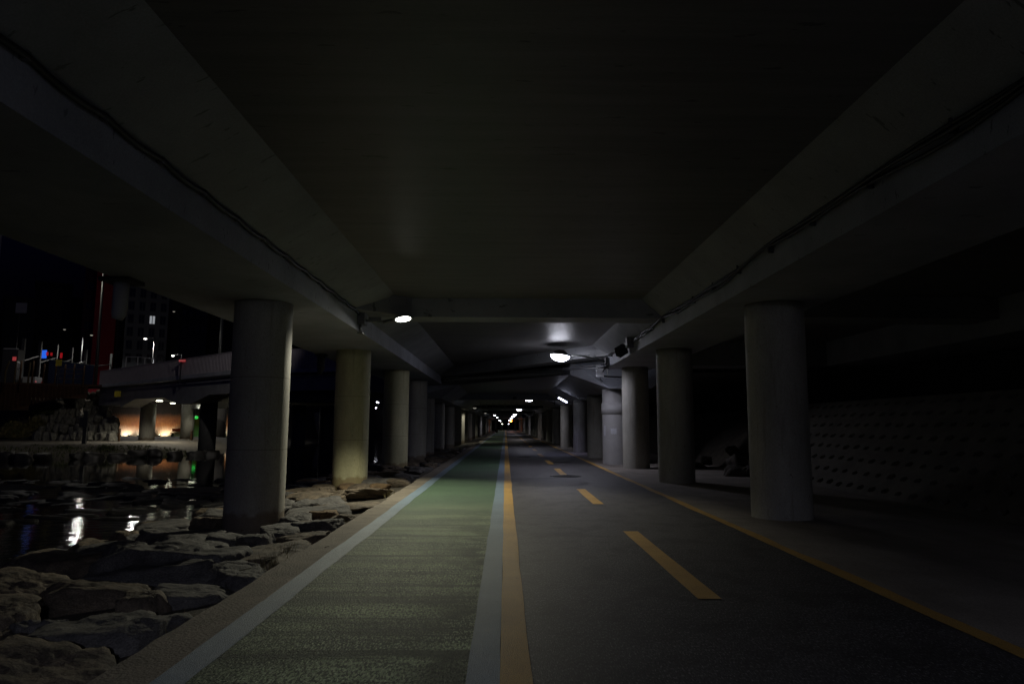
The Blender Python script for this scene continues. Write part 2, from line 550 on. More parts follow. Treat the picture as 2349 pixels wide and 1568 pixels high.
def clamp(v, a=0.0, b=1.0):
    return max(a, min(b, v))


def terr(X, Y):
    if X > -2.5:
        if X < 8.0: return -0.06
        if X < 10.35: return -0.06 + (X - 8.0) * 0.95
        return 2.17
    n = noise.noise(Vector((X * 0.5, Y * 0.5, 3.1)))
    if X > -8.5:
        t = clamp((-2.5 - X) / 6.0)
        z = -0.14 - 1.25 * t * t - 0.25 * t
        return z + n * 0.08
    d = bank_d(X, Y)
    if d < -0.5:
        bar = math.exp(-((Y - 23.5) / 3.2) ** 2) * (1 if X > -28 else 0.3)
        return -1.45 + bar * (0.78 + 0.35 * noise.noise(Vector((X * 0.9, Y * 1.3, 7))))
    if d < 7:
        t = clamp((d + 0.5) / 7.5)
        return -1.45 + 1.43 * (t ** 0.6) + n * 0.12 * (1 - t)
    e = -X - 0.59 * Y
    t = min((Y - 61.5) / 8.0, e / 4.0)
    t = clamp(t)
    t2 = clamp((Y - 86) / 0.5) if X < -26 else 0
    return -0.02 + 5.0 * max(t, t2) + (n * 0.4 if 0.02 < t < 0.98 else 0)


def frange(a, b, s):
    o = []
    while a < b - 1e-6:
        o.append(a); a += s
    return o


xs = [-900, -500, -250, -150, -110] + frange(-90, -9, 1.5) + frange(-9, -2.5, 0.3) + [-2.5, -2.44, 8.0, 10.35, 14, 30, 80, 250, 900]
ys = [-200, -60, -20] + frange(-8, 60, 1.0) + frange(60, 90, 0.8) + frange(90, 130, 4) + frange(130, 330, 20) + [400, 600, 1000, 2000]
bm = bmesh.new()
G = [[bm.verts.new((x, y, terr(x, y))) for x in xs] for y in ys]
for j in range(len(ys) - 1):
    for i in range(len(xs) - 1):
        f = bm.faces.new((G[j][i], G[j][i + 1], G[j + 1][i + 1], G[j + 1][i]))
        f.smooth = True
me = bpy.data.meshes.new('ground'); bm.to_mesh(me); bm.free(); me.materials.append(M['soil'])
o = bpy.data.objects.new('ground', me); col.objects.link(o); tag(o, kind='structure')

WZ = -0.72
tag(MB().plan([(-250, 3), (-5.0, 3), (-5.0, 400), (-19, 400), (-250, 400)], WZ - 0.002, WZ).build('stream_water', M['water']), kind='structure')


# strips of path, slightly wavering edges
def strip(name, x0, x1, y0, y1, z, m, wob=0.0, step=0.4):
    bm = bmesh.new()
    prev = None
    y = y0
    k = 0
    while True:
        a = x0 + (noise.noise(Vector((x0 * 3, y * 0.9, 1))) * wob if wob else 0) + (noise.noise(Vector((x0 * 3, y * 5, 2))) * wob * 0.35 if wob else 0)
        b = x1 + (noise.noise(Vector((x1 * 3, y * 0.9, 5))) * wob if wob else 0) + (noise.noise(Vector((x1 * 3, y * 5, 6))) * wob * 0.35 if wob else 0)
        cur = (bm.verts.new((a, y, z)), bm.verts.new((b, y, z)))
        if prev: bm.faces.new((prev[0], prev[1], cur[1], cur[0]))
        prev = cur
        if y >= y1: break
        y = min(y + (step if y < 40 else 4), y1)
    me = bpy.data.meshes.new(name); bm.to_mesh(me); bm.free(); me.materials.append(m)
    o = bpy.data.objects.new(name, me); col.objects.link(o)
    return tag(o, kind='structure')


YE = 205
strip('cycle_path_road', -0.20, 3.50, -14, YE, 0.000, M['asphalt'])
strip('green_walking_lane', -1.95, -0.10, -14, YE, 0.002, M['green'])
strip('pavement', 3.45, 8.05, -14, YE, -0.006, M['pave'])
# raised-edge kerb ribbon on the stream side: ragged outer edge
bm = bmesh.new()
prev = None; y = -14.0
while y <= YE:
    e = -2.42 + noise.noise(Vector((0, y * 0.7, 8))) * 0.05 + noise.noise(Vector((0, y * 3.1, 9))) * 0.03
    cur = [bm.verts.new((-2.02, y, -0.001)), bm.verts.new((e, y, 0.006)), bm.verts.new((e - 0.03, y, -0.22))]
    if prev:
        for i in range(2):
            bm.faces.new((prev[i], cur[i], cur[i + 1], prev[i + 1]))
    prev = cur
    y += 0.25 if y < 40 else 3
me = bpy.data.meshes.new('kerb'); bm.to_mesh(me); bm.free(); me.materials.append(M['kerb'])
o = bpy.data.objects.new('kerb', me); col.objects.link(o); tag(o, kind='structure')
strip('blue_edge_line', -2.065, -1.847, -14, YE, 0.006, M['blue'], 0.02, 0.15)
strip('blue_centre_line', -0.228, -0.022, -14, YE, 0.0065, M['blue'], 0.012, 0.15)
strip('yellow_centre_line', -0.024, 0.163, -14, YE, 0.0085, M['yellow'], 0.010, 0.15)
strip('yellow_edge_line', 3.385, 3.54, -14, YE, 0.006, M['yellow'], 0.03, 0.15)
dash = [(6.17, 10.0), (13.4, 16.5), (21.0, 24.2), (27.0, 29.9), (33.3, 36.6)]
y = 41
while y < 190:
    dash.append((y, y + 3)); y += 7
for k, (a, b) in enumerate(dash):
    o = strip('dashed_lane_line', 1.69, 1.90, a, b, 0.0075, M['yellow'], 0.008, 0.12)
# asphalt patch and dark repair edge
bm = bmesh.new()
vs = []
for k in range(20):
    t = 2 * PI * k / 20
    vs.append(bm.verts.new((1.0 + 1.25 * math.cos(t) * (1 + 0.15 * noise.noise(Vector((k, 0, 0)))), 18.6 + 1.5 * math.sin(t) * (1 + 0.2 * noise.noise(Vector((k, 3, 0)))), 0.004)))
bm.faces.new(vs)
me = bpy.data.meshes.new('road_patch'); bm.to_mesh(me); bm.free()
mm = mat('newer asphalt patch', (0.062, 0.06, 0.06), 0.55, var=0.3, vscale=2, bump=0.7, bscale=140, fine=0.5, fscale=150, world=True)
me.materials.append(mm)
o = bpy.data.objects.new('road_patch', me); col.objects.link(o); tag(o, kind='structure')

# manholes
mh = empty('manhole_cover', (1.80, 20.7, 0.004), 'round cast iron manhole cover beside the third dash of the lane line', 'manhole cover', 'manhole covers set in the asphalt')
MB().lathe([(0.46, 0), (0.46, 0.008), (0.40, 0.008), (0.40, 0)], 40).build('frame', M['iron'], mh)
mb = MB().lathe([(0.0, 0.005), (0.39, 0.005), (0.39, 0.0)], 40)
for r in (0.10, 0.18, 0.26, 0.34):
    mb.lathe([(r, 0.005), (r, 0.012), (r + 0.03, 0.012), (r + 0.03, 0.005)], 32)
mb.build('lid', M['iron'], mh)
for (x, y, s, lab) in ((2.30, 28.3, 0.9, 'far round manhole cover near the yellow edge line, right of the dashes'),
                       (0.95, 33.2, 0.9, 'farthest round manhole cover, between centre line and dashes')):
    c = copy_tree(mh); c.location = (x, y, 0.004); c.scale = (s, s, 1); c['label'] = lab


# ------------------------------------------------------------------ elevated road, near structure
Z1, ZB1, ZS1 = EYE + 2.10, EYE + 2.50, EYE + 2.93


def skew1(x):       # oblique expansion joint of the first structure
    if x >= 3.7: return 25.5
    if x <= -3.34: return 36.5
    return 25.5 + (3.7 - x) / 7.04 * 11.0


er = empty('elevated_road', (0, 12, 0), 'near span of the concrete elevated road covering the path, ribbed underside with deep side beams', 'elevated road')
er.location = (0, 0, 0)
MB().prism([(-5.7, Z1), (-3.34, Z1), (-3.34, ZB1), (-3.34, ZS1 + 0.25), (-5.7, ZS1 + 0.25)], -16, 36.5).build('side_beam', M['beam'], er, 0.012)
MB().prism([(3.7, Z1), (5.45, Z1), (5.45, ZS1 + 0.25), (3.7, ZS1 + 0.25)], -16, 25.5).build('side_beam', M['beam'], er, 0.012)
MB().prism([(-3.335, ZB1), (-2.54, ZS1 - 0.002), (-2.54, ZS1 + 0.2), (-3.335, ZS1 + 0.2)], -16, skew1).build('haunch', M['haunch'], er)
MB().prism([(3.695, ZB1 - 0.03), (3.16, ZS1 - 0.002), (3.16, ZS1 + 0.2), (3.695, ZS1 + 0.2)], -16, skew1).build('haunch', M['haunch'], er)
MB().prism([(-7.4, ZS1 + 0.26), (-5.0, ZS1 + 0.003), (-2.5, ZS1), (3.1, ZS1), (13.5, ZS1), (13.5, ZS1 + 0.5), (-7.4, ZS1 + 0.5)], -16,
           lambda x: skew1(x)).build('deck_slab', M['slab'], er)
# cross beams with splayed ends
MB().box(-3.33, 3.69, 15.7, 16.5, ZB1 - 0.01, ZS1 + 0.1).build('cross_beam', M['haunch'], er, 0.012)
MB().prism([(-3.33, ZB1 - 0.01), (3.69, ZB1 - 0.01), (3.69, ZS1 + 0.1), (-3.33, ZS1 + 0.1)], lambda x: skew1(x) - 1.5, lambda x: skew1(x) - 0.02).build('cross_beam', M['haunch'], er)
# little gusset haunches where cross beams meet the slab
for (y0, sgn) in ((15.7, -1),):
    MB().plan([(-3.3, y0), (-2.2, y0), (-3.3, y0 - 1.0)], ZB1, ZS1 + 0.05).build('gusset', M['haunch'], er)
# right hand side bay
MB().prism([(5.455, ZB1), (6.0, ZS1 - 0.002), (6.0, ZS1 + 0.1), (5.455, ZS1 + 0.1)], -16, 25).build('haunch', M['haunch'], er)
MB().box(5.46, 13.2, 15.2, 16.2, ZB1 - 0.05, ZS1 + 0.1).build('cross_beam', M['haunch'], er)
MB().box(5.46, 13.2, 23.6, 25.0, ZB1 - 0.4, ZS1 + 0.1).build('cross_beam', M['haunch'], er)
MB().box(11.2, 13.2, -16, 25.3, Z1, ZS1 + 0.1).build('side_beam', M['beam'], er)
MB().box(-7.4, -7.15, -16, 41, ZS1 + 0.5, ZS1 + 1.3).build('parapet', M['beam'], er)
# thin scaled-off edge and mineral stain beside the left beam
# far structure
Z2, ZS2 = EYE + 1.43, EYE + 2.08


def skew2(x):
    if x >= 3.97: return 26.2
    if x <= -3.5: return 37.1
    return 26.2 + (3.97 - x) / 7.47 * 10.9


YF = 204
e2 = empty('elevated_road', (0, 0, 0), 'long lower span of the elevated road receding into the distance beyond the oblique joint', 'elevated road')
MB().prism([(-5.3, Z2), (-3.5, Z2), (-2.45, ZS2), (-2.45, ZS2 + 0.6), (-5.3, ZS2 + 0.6)], skew2, YF).build('side_beam', M['beam'], e2)
MB().prism([(3.97, Z2), (5.6, Z2), (6.6, ZS2), (6.6, ZS2 + 0.6), (2.66, ZS2 + 0.6), (2.66, ZS2)], skew2, YF).build('side_beam', M['beam'], e2)
MB().prism([(-6.5, ZS2 + 0.1), (-2.44, ZS2 + 0.003), (2.65, ZS2 + 0.003), (13.5, ZS2 + 0.1), (13.5, ZS2 + 0.55), (-6.5, ZS2 + 0.55)], skew2, YF).build('deck_slab', M['slab_low'], e2)
for yb in (45, 71, 98, 126, 154, 182):
    MB().prism([(-3.15, ZS2 - 0.42), (3.4, ZS2 - 0.42), (3.4, ZS2 + 0.1), (-3.15, ZS2 + 0.1)], yb, yb + 0.9).build('cross_beam', M['haunch'], e2, 0.01)

# retaining wall and pier on the far right
tag(MB().box(13.2, 13.7, -16, YF, -0.1, ZS1 + 0.02).build('retaining_wall', M['void']), 'tall dark concrete retaining wall behind the dimpled slope', 'wall')
tag(MB().box(11.3, 13.15, 9.6, 14.2, 2.0, Z1 - 0.004).build('concrete_pier', M['column_grey'], None, 0.02), 'square concrete pier standing on top of the dimpled slope', 'pier')
# earth slope beyond the revetment
bm = bmesh.new()
rows = []
for j, y in enumerate(frange(18, 205, 2)):
    rows.append([bm.verts.new((x, y, z + noise.noise(Vector((x, y * 0.6, 0))) * 0.2)) for x, z in ((7.6, -0.3), (8.6, 0.15), (9.6, 0.9), (10.8, 1.7), (13.3, 2.5))])
for j in range(len(rows) - 1):
    for i in range(4):
        bm.faces.new((rows[j][i], rows[j][i + 1], rows[j + 1][i + 1], rows[j + 1][i])).smooth = True
me = bpy.data.meshes.new('embankment'); bm.to_mesh(me); bm.free(); me.materials.append(M['soil'])
o = bpy.data.objects.new('embankment', me); col.objects.link(o); tag(o, kind='structure')

# revetment with dished block holes
bm = bmesh.new()
p0, z0 = 7.95, 0.0
su = Vector((1, 0, 1)).normalized() * 0.40
nrm = Vector((1, 0, -1)).normalized()
nrow = 8
for r_ in range(nrow):
    off = 0.25 if r_ % 2 else 0.0
    for c_ in range(28 + int(r_ * 1.6)):
        y = 5.0 + c_ * 0.5 + off
        o0 = Vector((p0, y, z0)) + su * r_
        def P(u, v, d=0): return o0 + su * v + Vector((0, 0.5 * u, 0)) + nrm * d
        outer = [P(0, 0), P(1, 0), P(1, 1), P(0, 1)]
        jx = rnd.uniform(-0.03, 0.03)
        cx_, cy_, ks = 0.5 + jx, 0.5 + rnd.uniform(-.05, .05), rnd.uniform(0.72, 1.0)
        def Q(u, v, d=0): return P(cx_ + (u - 0.5) * ks, cy_ + (v - 0.5) * ks, d)
        rim = [Q(0.27, 0.32), Q(0.73, 0.30), Q(0.80, 0.56), Q(0.5, 0.74), Q(0.20, 0.58)]
        inn = [Q(0.33, 0.38, 0.12), Q(0.67, 0.36, 0.12), Q(0.72, 0.54, 0.12), Q(0.5, 0.68, 0.12), Q(0.28, 0.54, 0.12)]
        V = [bm.verts.new(p) for p in outer]; Rr = [bm.verts.new(p) for p in rim]; I = [bm.verts.new(p) for p in inn]
        for f in ((V[0], V[1], Rr[1], Rr[0]), (V[1], V[2], Rr[2], Rr[1]), (V[2], Rr[3], Rr[2]), (V[2], V[3], Rr[3]), (V[3], Rr[4], Rr[3]), (V[3], V[0], Rr[0], Rr[4])):
            bm.faces.new(f)
        for k in range(5):
            bm.faces.new((Rr[k], Rr[(k + 1) % 5], I[(k + 1) % 5], I[k]))
        bm.faces.new(I)
bmesh.ops.recalc_face_normals(bm, faces=bm.faces)
me = bpy.data.meshes.new('revetment_wall'); bm.to_mesh(me); bm.free(); me.materials.append(M['revet'])
o = bpy.data.objects.new('revetment_wall', me); col.objects.link(o)
tag(o, 'sloping concrete revetment with rows of dished holes at far right', 'retaining slope')


# ------------------------------------------------------------------ columns
def column_mesh(r, h, taper=0.0):
    mb = MB()
    prof = [(0, -0.4), (r + 0.0, -0.4)]
    n = 14
    for i in range(n + 1):
        z = h * i / n
        prof.append((r, z))

    prof.append((0, h))
    mb.lathe(prof, 56)
    return mb


proto = {}
def column(x, y, r, h, zb, label, side, m='column'):
    if m == 'column' and side == 'embankment': m = 'column_right'
    key = (round(r, 3), round(h, 2), m)
    if key not in proto:
        proto[key] = column_mesh(r, h).build('concrete_column', M[m]).data
        bpy.data.objects.remove([o for o in bpy.data.objects if o.data == proto[key]][0])
    o = bpy.data.objects.new('concrete_column', proto[key]); col.objects.link(o)
    o.location = (x, y, zb); o.rotation_euler = (0, 0, rnd.uniform(0, 6))
    return tag(o, label, 'column', 'round columns on the %s side of the path' % side)


LY1 = [-4.0, 3.9, 11.9, 19.6, 26.7, 32.9]
notes = {2: 'nearest thick column at left, grey with one lit edge', 3: 'second thick column at left, glowing olive in the lamplight with brown stained foot',
         4: 'third column at left, dull beige, standing on flat stones', 5: 'fourth column at left, dark and half hidden'}
for i, y in enumerate(LY1):
    if y < 8: continue
    xx = -4.26 if i != 3 else -4.38
    column(xx, y, 0.49, Z1 + 0.14 + 0.003, -0.14, notes.get(i, 'x'), 'stream', 'column_lamplit' if i in (3, 4) else 'column')
LY2 = [37.6, 43.8, 52.6, 61, 65.5]
y = 72
while y < 200:
    LY2.append(y); y += 8.2
for i, y in enumerate(LY2):
    k = i + 4
    lab = 'slim round column, %s from the camera in the left row' % ORD[k]
    column(-4.28, y, 0.40, Z2 + 0.13, -0.14, lab, 'stream')
for i, (y, lab) in enumerate(((11.7, 'nearest thick column at right, bluish grey, in front of the dimpled slope'),
                              (18.8, 'second thick column at right, dark with one pale lit edge'),
                              (24.75, 'third column at right, brightly lit beige beside the bowl lamp'))):
    column(4.66 if i < 2 else 4.70, y, 0.49 if i < 2 else 0.475, Z1 + 0.022, -0.02, lab, 'embankment')
RY2 = [27.4, 32.8, 39.3, 48.3, 57.2, 65.9, 74, 82.5, 90.5]
y = 98.7
while y < 200:
    RY2.append(y); y += 8.2
for i, y in enumerate(RY2):
    r = 0.55 if i == 0 else (0.46 if i == 1 else 0.40)
    lab = ['fourth column at right, pale grey with a thick collar and two white paint patches',
           'fifth column at right, almost black between two lit columns',
           'sixth column at right, violet tinted below the tilted tube lamp'][i] if i < 3 else 'slim round column, %s from the camera in the right row' % ORD[i + 3]
    o = column(4.42 if i == 0 else (4.36 if i == 1 else 4.27), y, r, Z2 + 0.02, -0.02, lab, 'embankment', 'column_grey' if i == 0 else 'column')
    if i == 0:
        o.rotation_euler = (0, 0, 0)
        MB().lathe([(0.552, 1.98), (0.585, 1.98), (0.585, 2.40), (0.552, 2.40)], 48).build('collar', M['column_grey'], o)
        for a0, a1, za, zb_ in ((R(-160), R(-148), 1.12, 1.52), (R(-122), R(-98), 1.20, 1.42)):
            bm = bmesh.new(); pr = None
            for k in range(9):
                t = a0 + (a1 - a0) * k / 8
                c_ = (bm.verts.new((0.556 * math.cos(t), 0.556 * math.sin(t), za + 0.02 * math.sin(k * 2.1))), bm.verts.new((0.556 * math.cos(t), 0.556 * math.sin(t), zb_ + 0.015 * math.cos(k * 1.7))))
                if pr: bm.faces.new((pr[0], c_[0], c_[1], pr[1]))
                pr = c_
            me = bpy.data.meshes.new('paint_patch'); bm.to_mesh(me); bm.free(); me.materials.append(M['white_plastic'])
            p = bpy.data.objects.new('paint_patch', me); col.objects.link(p); p.parent = o

# cross wall of columns where the road bends away
for i, x in enumerate((-3.0, -1.2, 1.0, 3.1)):
    o = column(x, 214, 0.42, Z2 + 0.5, -0.02, 'small distant column closing the end of the path, %s from left' % ORD[i], 'end')
    o['group'] = 'distant columns across the end of the path'
tag(MB().box(-9, 9, 224, 224.5, -0.1, 3.6).build('end_wall', M['void']), 'dark wall closing the far end of the path', 'wall')
e3 = tag(MB().box(-9, 9, 204.2, 225, Z2 + 0.48, Z2 + 1.4).build('cross_bridge', M['haunch']), 'pale bridge slab crossing above the far end of the path', 'bridge')


# ------------------------------------------------------------------ lamps
def bowl_lamp(loc, beam_x, label, power, lens, colr=COOL, big=False, tilt=6, group='bowl lamps along the right beam', armz=0.0):
    """dome + glowing bowl on a braced arm reaching from the side beam"""
    sgn = 1 if beam_x > loc[0] else -1
    t = empty('bowl_lamp', loc, label, 'lamp', group)
    rt = Matrix.Rotation(R(tilt) * sgn, 3, 'Y')
    k = 1.0 if big else 0.82
    MB().lathe([(0.0, 0.21 * k), (0.10 * k, 0.205 * k), (0.20 * k, 0.16 * k), (0.27 * k, 0.09 * k), (0.30 * k, 0.03 * k), (0.36 * k, 0.02 * k), (0.365 * k, 0.0), (0.0, 0.0)], 32, mtx=rt).build('dome', M['dome'], t)
    MB().lathe([(0.345 * k, -0.004), (0.335 * k, -0.05 * k), (0.28 * k, -0.13 * k), (0.18 * k, -0.185 * k), (0.08 * k, -0.205 * k), (0.0, -0.21 * k)], 32, mtx=rt).build('bowl', M[lens], t)
    d = beam_x - loc[0]
    arm = MB()
    arm.tube([rt @ Vector((sgn * 0.30 * k, 0, 0.05)), Vector((d * 0.45, 0, 0.0 + armz * 0.3)), Vector((d * 0.75, 0, -0.10 + armz * 0.6)), Vector((d, 0, -0.24 + armz))], [0.028, 0.030, 0.03, 0.035], 8)
    arm.build('arm', M['steel'], t)
    br = MB()
    br.bar((d * 0.5, 0, 0.02 + armz * 0.3), (d, 0, 0.02 + armz), 0.022)
    br.bar((d * 0.72, 0, 0.02 + armz * 0.7), (d * 0.86, 0, -0.16 + armz), 0.022)
    br.bar((d * 0.84, 0, 0.02 + armz), (d * 0.72, 0, -0.09 + armz * 0.7), 0.05, 0.01)
    br.build('brace', M['steel'], t)
    MB().box(d - 0.04 * sgn, d - 0.001 * sgn, -0.10, 0.10, -0.36 + armz, 0.12 + armz).build('wall_plate', M['dark_steel'], t)
    if power:
        spot(t, (0, 0, -0.24 * k), power, colr, 168, 0.35, 0.18)
    return t


# near bowl lamp at right, with its gear
PB = U(1285, 815, 24.7)
tB = bowl_lamp(PB, 3.70, 'large bowl lamp glowing white on a braced arm, nearest on the right', 150, 'lens_bowl', COOL, True, 7, armz=-0.02)
t = empty('junction_box', (3.70, 24.35, EYE + 2.05), 'grey junction box hung with looped cable beside the nearest bowl lamp', 'junction box', 'junction boxes on the beams')
MB().box(-0.13, -0.002, -0.13, 0.13, 0.06, 0.36).build('body', M['box_grey'], t, 0.008)
MB().tube([(-0.06, 0.03, 0.06), (-0.06, 0.05, -0.1), (-0.07, 0.03, -0.26), (-0.07, -0.04, -0.30), (-0.06, -0.07, -0.2), (-0.06, -0.07, 0.06)], 0.012, 6).build('cable_loop', M['steel'], t)
t = empty('junction_box', (3.50, 25.3, EYE + 1.98), 'small pale control box under the nearest bowl lamp arm', 'junction box', 'junction boxes on the beams')
MB().box(-0.14, 0.14, -0.06, 0.06, -0.18, 0.24).build('body', M['white_plastic'], t, 0.01)
MB().tube([(0, 0, -0.18), (0.02, 0.02, -0.28), (0.1, 0.1, -0.34)], 0.015, 6).build('cable_tail', M['cable'], t)

# left LED lamp
PA = U(925, 731, 15.4)
tA = empty('street_light_head', PA, 'flat round LED lamp glaring white on a short arm, nearest on the left', 'lamp')
rt = Matrix.Rotation(R(-10), 3, 'Y') @ Matrix.Rotation(R(-9), 3, 'X')
MB().lathe([(0, 0.07), (0.10, 0.065), (0.17, 0.04), (0.235, 0.018), (0.25, 0.0), (0.238, -0.024), (0.20, -0.018), (0.17, -0.004), (0, -0.004)], 36, mtx=rt).build('housing', M['dome'], tA)
MB().lathe([(0.168, -0.008), (0.16, -0.014), (0, -0.018)], 30, mtx=rt).build('lens', M['lens_led'], tA)
dA = -3.34 - PA.x
MB().tube([(-0.24, 0, -0.02), (-0.32, 0, -0.055), (-0.46, 0, -0.075)], [0.03, 0.038, 0.035], 8).tube([(-0.46, 0, -0.07), (dA, 0, -0.04)], 0.028, 8).build('arm', M['steel'], tA)
MB().box(-0.78, -0.50, -0.05, 0.05, -0.045, 0.03).build('driver_box', M['box_grey'], tA, 0.006)
spot(tA, (0.02, -0.02, -0.10), 680, WARM, 133, 0.30, 0.10, (R(-13), R(7), 0))
t = empty('junction_box', (-3.34, 15.35, EYE + 2.30), 'dark junction box on the left beam where the near LED lamp arm starts', 'junction box', 'junction boxes on the beams')
MB().box(0.002, 0.16, -0.17, 0.17, -0.06, 0.22).build('body', M['box_grey'], t, 0.008)
MB().tube([(0.05, -0.08, -0.06), (0.05, -0.08, -0.24)], 0.03, 8).tube([(0.05, 0.02, -0.06), (0.05, 0.02, -0.22)], 0.022, 8).box(0.0, 0.12, -0.15, 0.09, -0.27, -0.24).build('conduit', M['steel'], t)

# unlit floodlight on the right beam
q = U(1478, 772, 19.6)
t = empty('floodlight', (3.70, 20.1, EYE + 2.25), 'unlit grey floodlight and its gear box clamped to the right beam', 'floodlight')
MB().box(-0.20, -0.002, -0.55, -0.27, 0.0, 0.30).build('gear_box', M['box_grey'], t, 0.01)
mb = MB(); mb.box(-0.16, 0.16, -0.10, 0.10, -0.15, 0.12)
h = mb.build('head', M['dark_steel'], t, 0.02); h.location = (-0.24, 0.25, 0.0); h.rotation_euler = (R(20), R(-30), R(25))
MB().bar((-0.02, 0.2, 0.12), (-0.24, 0.25, 0.10), 0.03).build('bracket', M['steel'], t)
MB().bar((-0.03, -0.12, -0.12), (-0.03, -0.12, 0.3), 0.05, 0.05).build('conduit', M['white_plastic'], t)

# the rest of the right row
RL = [(1213, 913, 46.7), (1191, 938.5, 78), (1181, 950, 112), (1176.6, 954.5, 144), (1172.5, 959, 176), (1168.8, 963.2, 200)]
for i, (x, y, d) in enumerate(RL):
    p = U(x, y, d)
    bowl_lamp(p, 3.35, 'glowing bowl lamp, %s from the camera in the right row' % ORD[i + 1], [75, 90, 90, 90, 90, 60][i], 'lens_far', COOL if i != 1 else (1.0, 0.86, 0.82), i == 0, 4, armz=-0.1)
# the lamp row carries on behind the viewer
bowl_lamp((1.9, -7.0, EYE + 2.35), 3.70, 'bowl lamp on the right beam behind the viewpoint', 900, 'lens_bright', (0.74, 0.78, 1.0), True, 5)

# left row of small lamps
def small_lamp(p, label, lens, power, colr, beam=-3.3):
    t = empty('street_light_head', p, label, 'lamp', 'small lamps along the left beam')
    MB().lathe([(0, 0.08), (0.14, 0.06), (0.20, 0.0), (0, 0)], 20).build('housing', M['dome'], t)
    MB().lathe([(0.17, -0.004), (0.14, -0.06), (0.07, -0.10), (0, -0.11)], 20).build('lens', M[lens], t)
    MB().tube([(-0.18, 0, 0.03), (beam - p[0], 0, 0.02)], 0.025, 6).build('arm', M['steel'], t)
    if power: spot(t, (0, 0, -0.15), power, colr, 150, 0.3, 0.12)
    return t
small_lamp((-2.9, 64.5, EYE + 1.62), 'shielded olive lamp at the left beam, second on the left', 'lens_dim', 130, WARM)
small_lamp((-2.7, 92, EYE + 1.62), 'third lamp on the left, shielded and pale', 'lens_dim', 90, (1, 0.98, 0.8))
LL = [(1134.6, 951.5, 113), (1140.5, 956.5, 140), (1145.8, 963.5, 160), (1148, 965.3, 185)]
for i, (x, y, d) in enumerate(LL):
    small_lamp(U(x, y, d), 'small distant white lamp, %s on the left' % ORD[i + 3], 'lens_far', 70, COOL if i % 2 == 0 else WARM, -3.0)
for (x, y, d, k) in ((1152, 971.5, 198, 'lens_warm'), (1166.5, 971.5, 198, 'lens_far')):
    small_lamp(U(x, y, d), 'tiny distant lamp low at the %s end of the path' % ('left' if x < 1160 else 'right'), k, 25, WARM, -3.0 if x < 1160 else 3.0)
# orange warning lamp
p = U(1172.6, 965.3, 168)
t = empty('warning_lamp', p, 'glowing orange warning lamp hung far along the right row', 'lamp')
MB().lathe([(0, -0.22), (0.14, -0.18), (0.2, 0), (0.14, 0.18), (0, 0.22)], 20).build('lens', M['lens_orange'], t)
MB().tube([(0.1, 0, 0.15), (3.3 - p.x, 0, 0.25)], 0.03, 6).build('arm', M['steel'], t)
spot(t, (0, 0, -0.3), 60, (1, 0.2, 0.03), 170, 0.2, 0.1)

# tilted tube lamp on the right haunch
p = U(1290.8, 917, 37.8)
t = empty('tube_lamp', p, 'tilted tube lamp glowing blue white on the right haunch', 'lamp')
MB().bar((-0.24, 0, 0.13), (0.24, 0, -0.13), 0.10, 0.06).build('tube', M['lens_tube'], t)
MB().bar((-0.40, 0.02, 0.30), (0.42, 0.02, -0.12), 0.28, 0.06).build('reflector', M['dark_steel'], t)
MB().bar((0.0, 0.03, 0.12), (0.25, 0.03, 0.55), 0.03).build('bracket', M['steel'], t)
spot(t, (0.1, -0.1, -0.12), 60, (0.60, 0.60, 1.0), 130, 0.8, 0.15, (R(0), R(14), 0))

# ------------------------------------------------------------------ cables
def cable(name, pts, r, label, m='cable', group=None):
    o = MB().tube(pts, r, 6).build(name, M[m])
    return o


def sag_run(x, z, y0, y1, pitch, sag, jx=0.0, phase=0):
    pts = []
    y = y0
    while y < y1:
        for k in range(4):
            t = k / 4
            s = 4 * t * (1 - t)
            pts.append((x + noise.noise(Vector((y * 0.7, phase, 0))) * jx, y + pitch * t, z - sag * s + noise.noise(Vector((y * 1.3, phase, 4))) * 0.012))
        y += pitch
    return pts


lc = empty('power_cable', (-3.31, 0, 0), 'thick black cable clipped along the left beam, sagging between clips', 'cable')
MB().tube([(p[0] + 3.31, p[1], p[2]) for p in sag_run(-3.30, EYE + 2.50, -3, 15.2, 0.93, 0.035)], 0.028, 8).build('cable', M['cable'], lc)
y = -3
while y < 15.2:
    MB().box(-0.03, 0.03, y - 0.02, y + 0.02, EYE + 2.465, EYE + 2.53).build('clip', M['box_grey'], lc); y += 0.93
rc = empty('power_cable', (3.67, 0, 0), 'bundle of black cables running wavily along the top of the right beam', 'cable')
for k in range(3):
    pts = []
    for y in frange(-3, 24.2, 0.35):
        wv = 0.05 * math.sin(y * 0.9 + k * 0.3) + 0.03 * math.sin(y * 2.1 + k)
        pts.append((-0.02 - 0.025 * (k % 2), y, EYE + 2.42 + 0.035 * k + wv * (0.7 if k else 1.0)))
    MB().tube(pts, 0.020, 6).build('cable', M['cable'], rc)
for y in frange(-2.5, 24, 1.3):
    MB().box(-0.04, 0.03, y, y + 0.025, EYE + 2.385, EYE + 2.52).build('clip', M['dark_steel'], rc)
sc_ = empty('power_cable', (0, 0, 0), 'loose black cables slung along the oblique cross beam', 'cable')
for k in range(3):
    pts = []
    for i in range(25):
        t_ = i / 24
        x = 3.62 - t_ * 6.9
        pts.append((x, skew1(x) - 1.62, EYE + 2.16 + 0.30 * t_ - 0.05 * math.sin(t_ * PI * 3 + k) ** 2 - 0.05 * k))
    MB().tube(pts, 0.022, 6).build('cable', M['cable'], sc_)
MB().tube([(3.62, 23.9, EYE + 2.16), (3.6, 25.7, EYE + 1.95), (3.75, 25.85, EYE + 1.86), (4.3, 25.9, EYE + 1.84), (5.1, 25.9, EYE + 1.80), (5.3, 25.9, EYE + 1.5), (5.33, 25.9, EYE + 1.25)], 0.03, 6).build('cable', M['cable'], sc_)
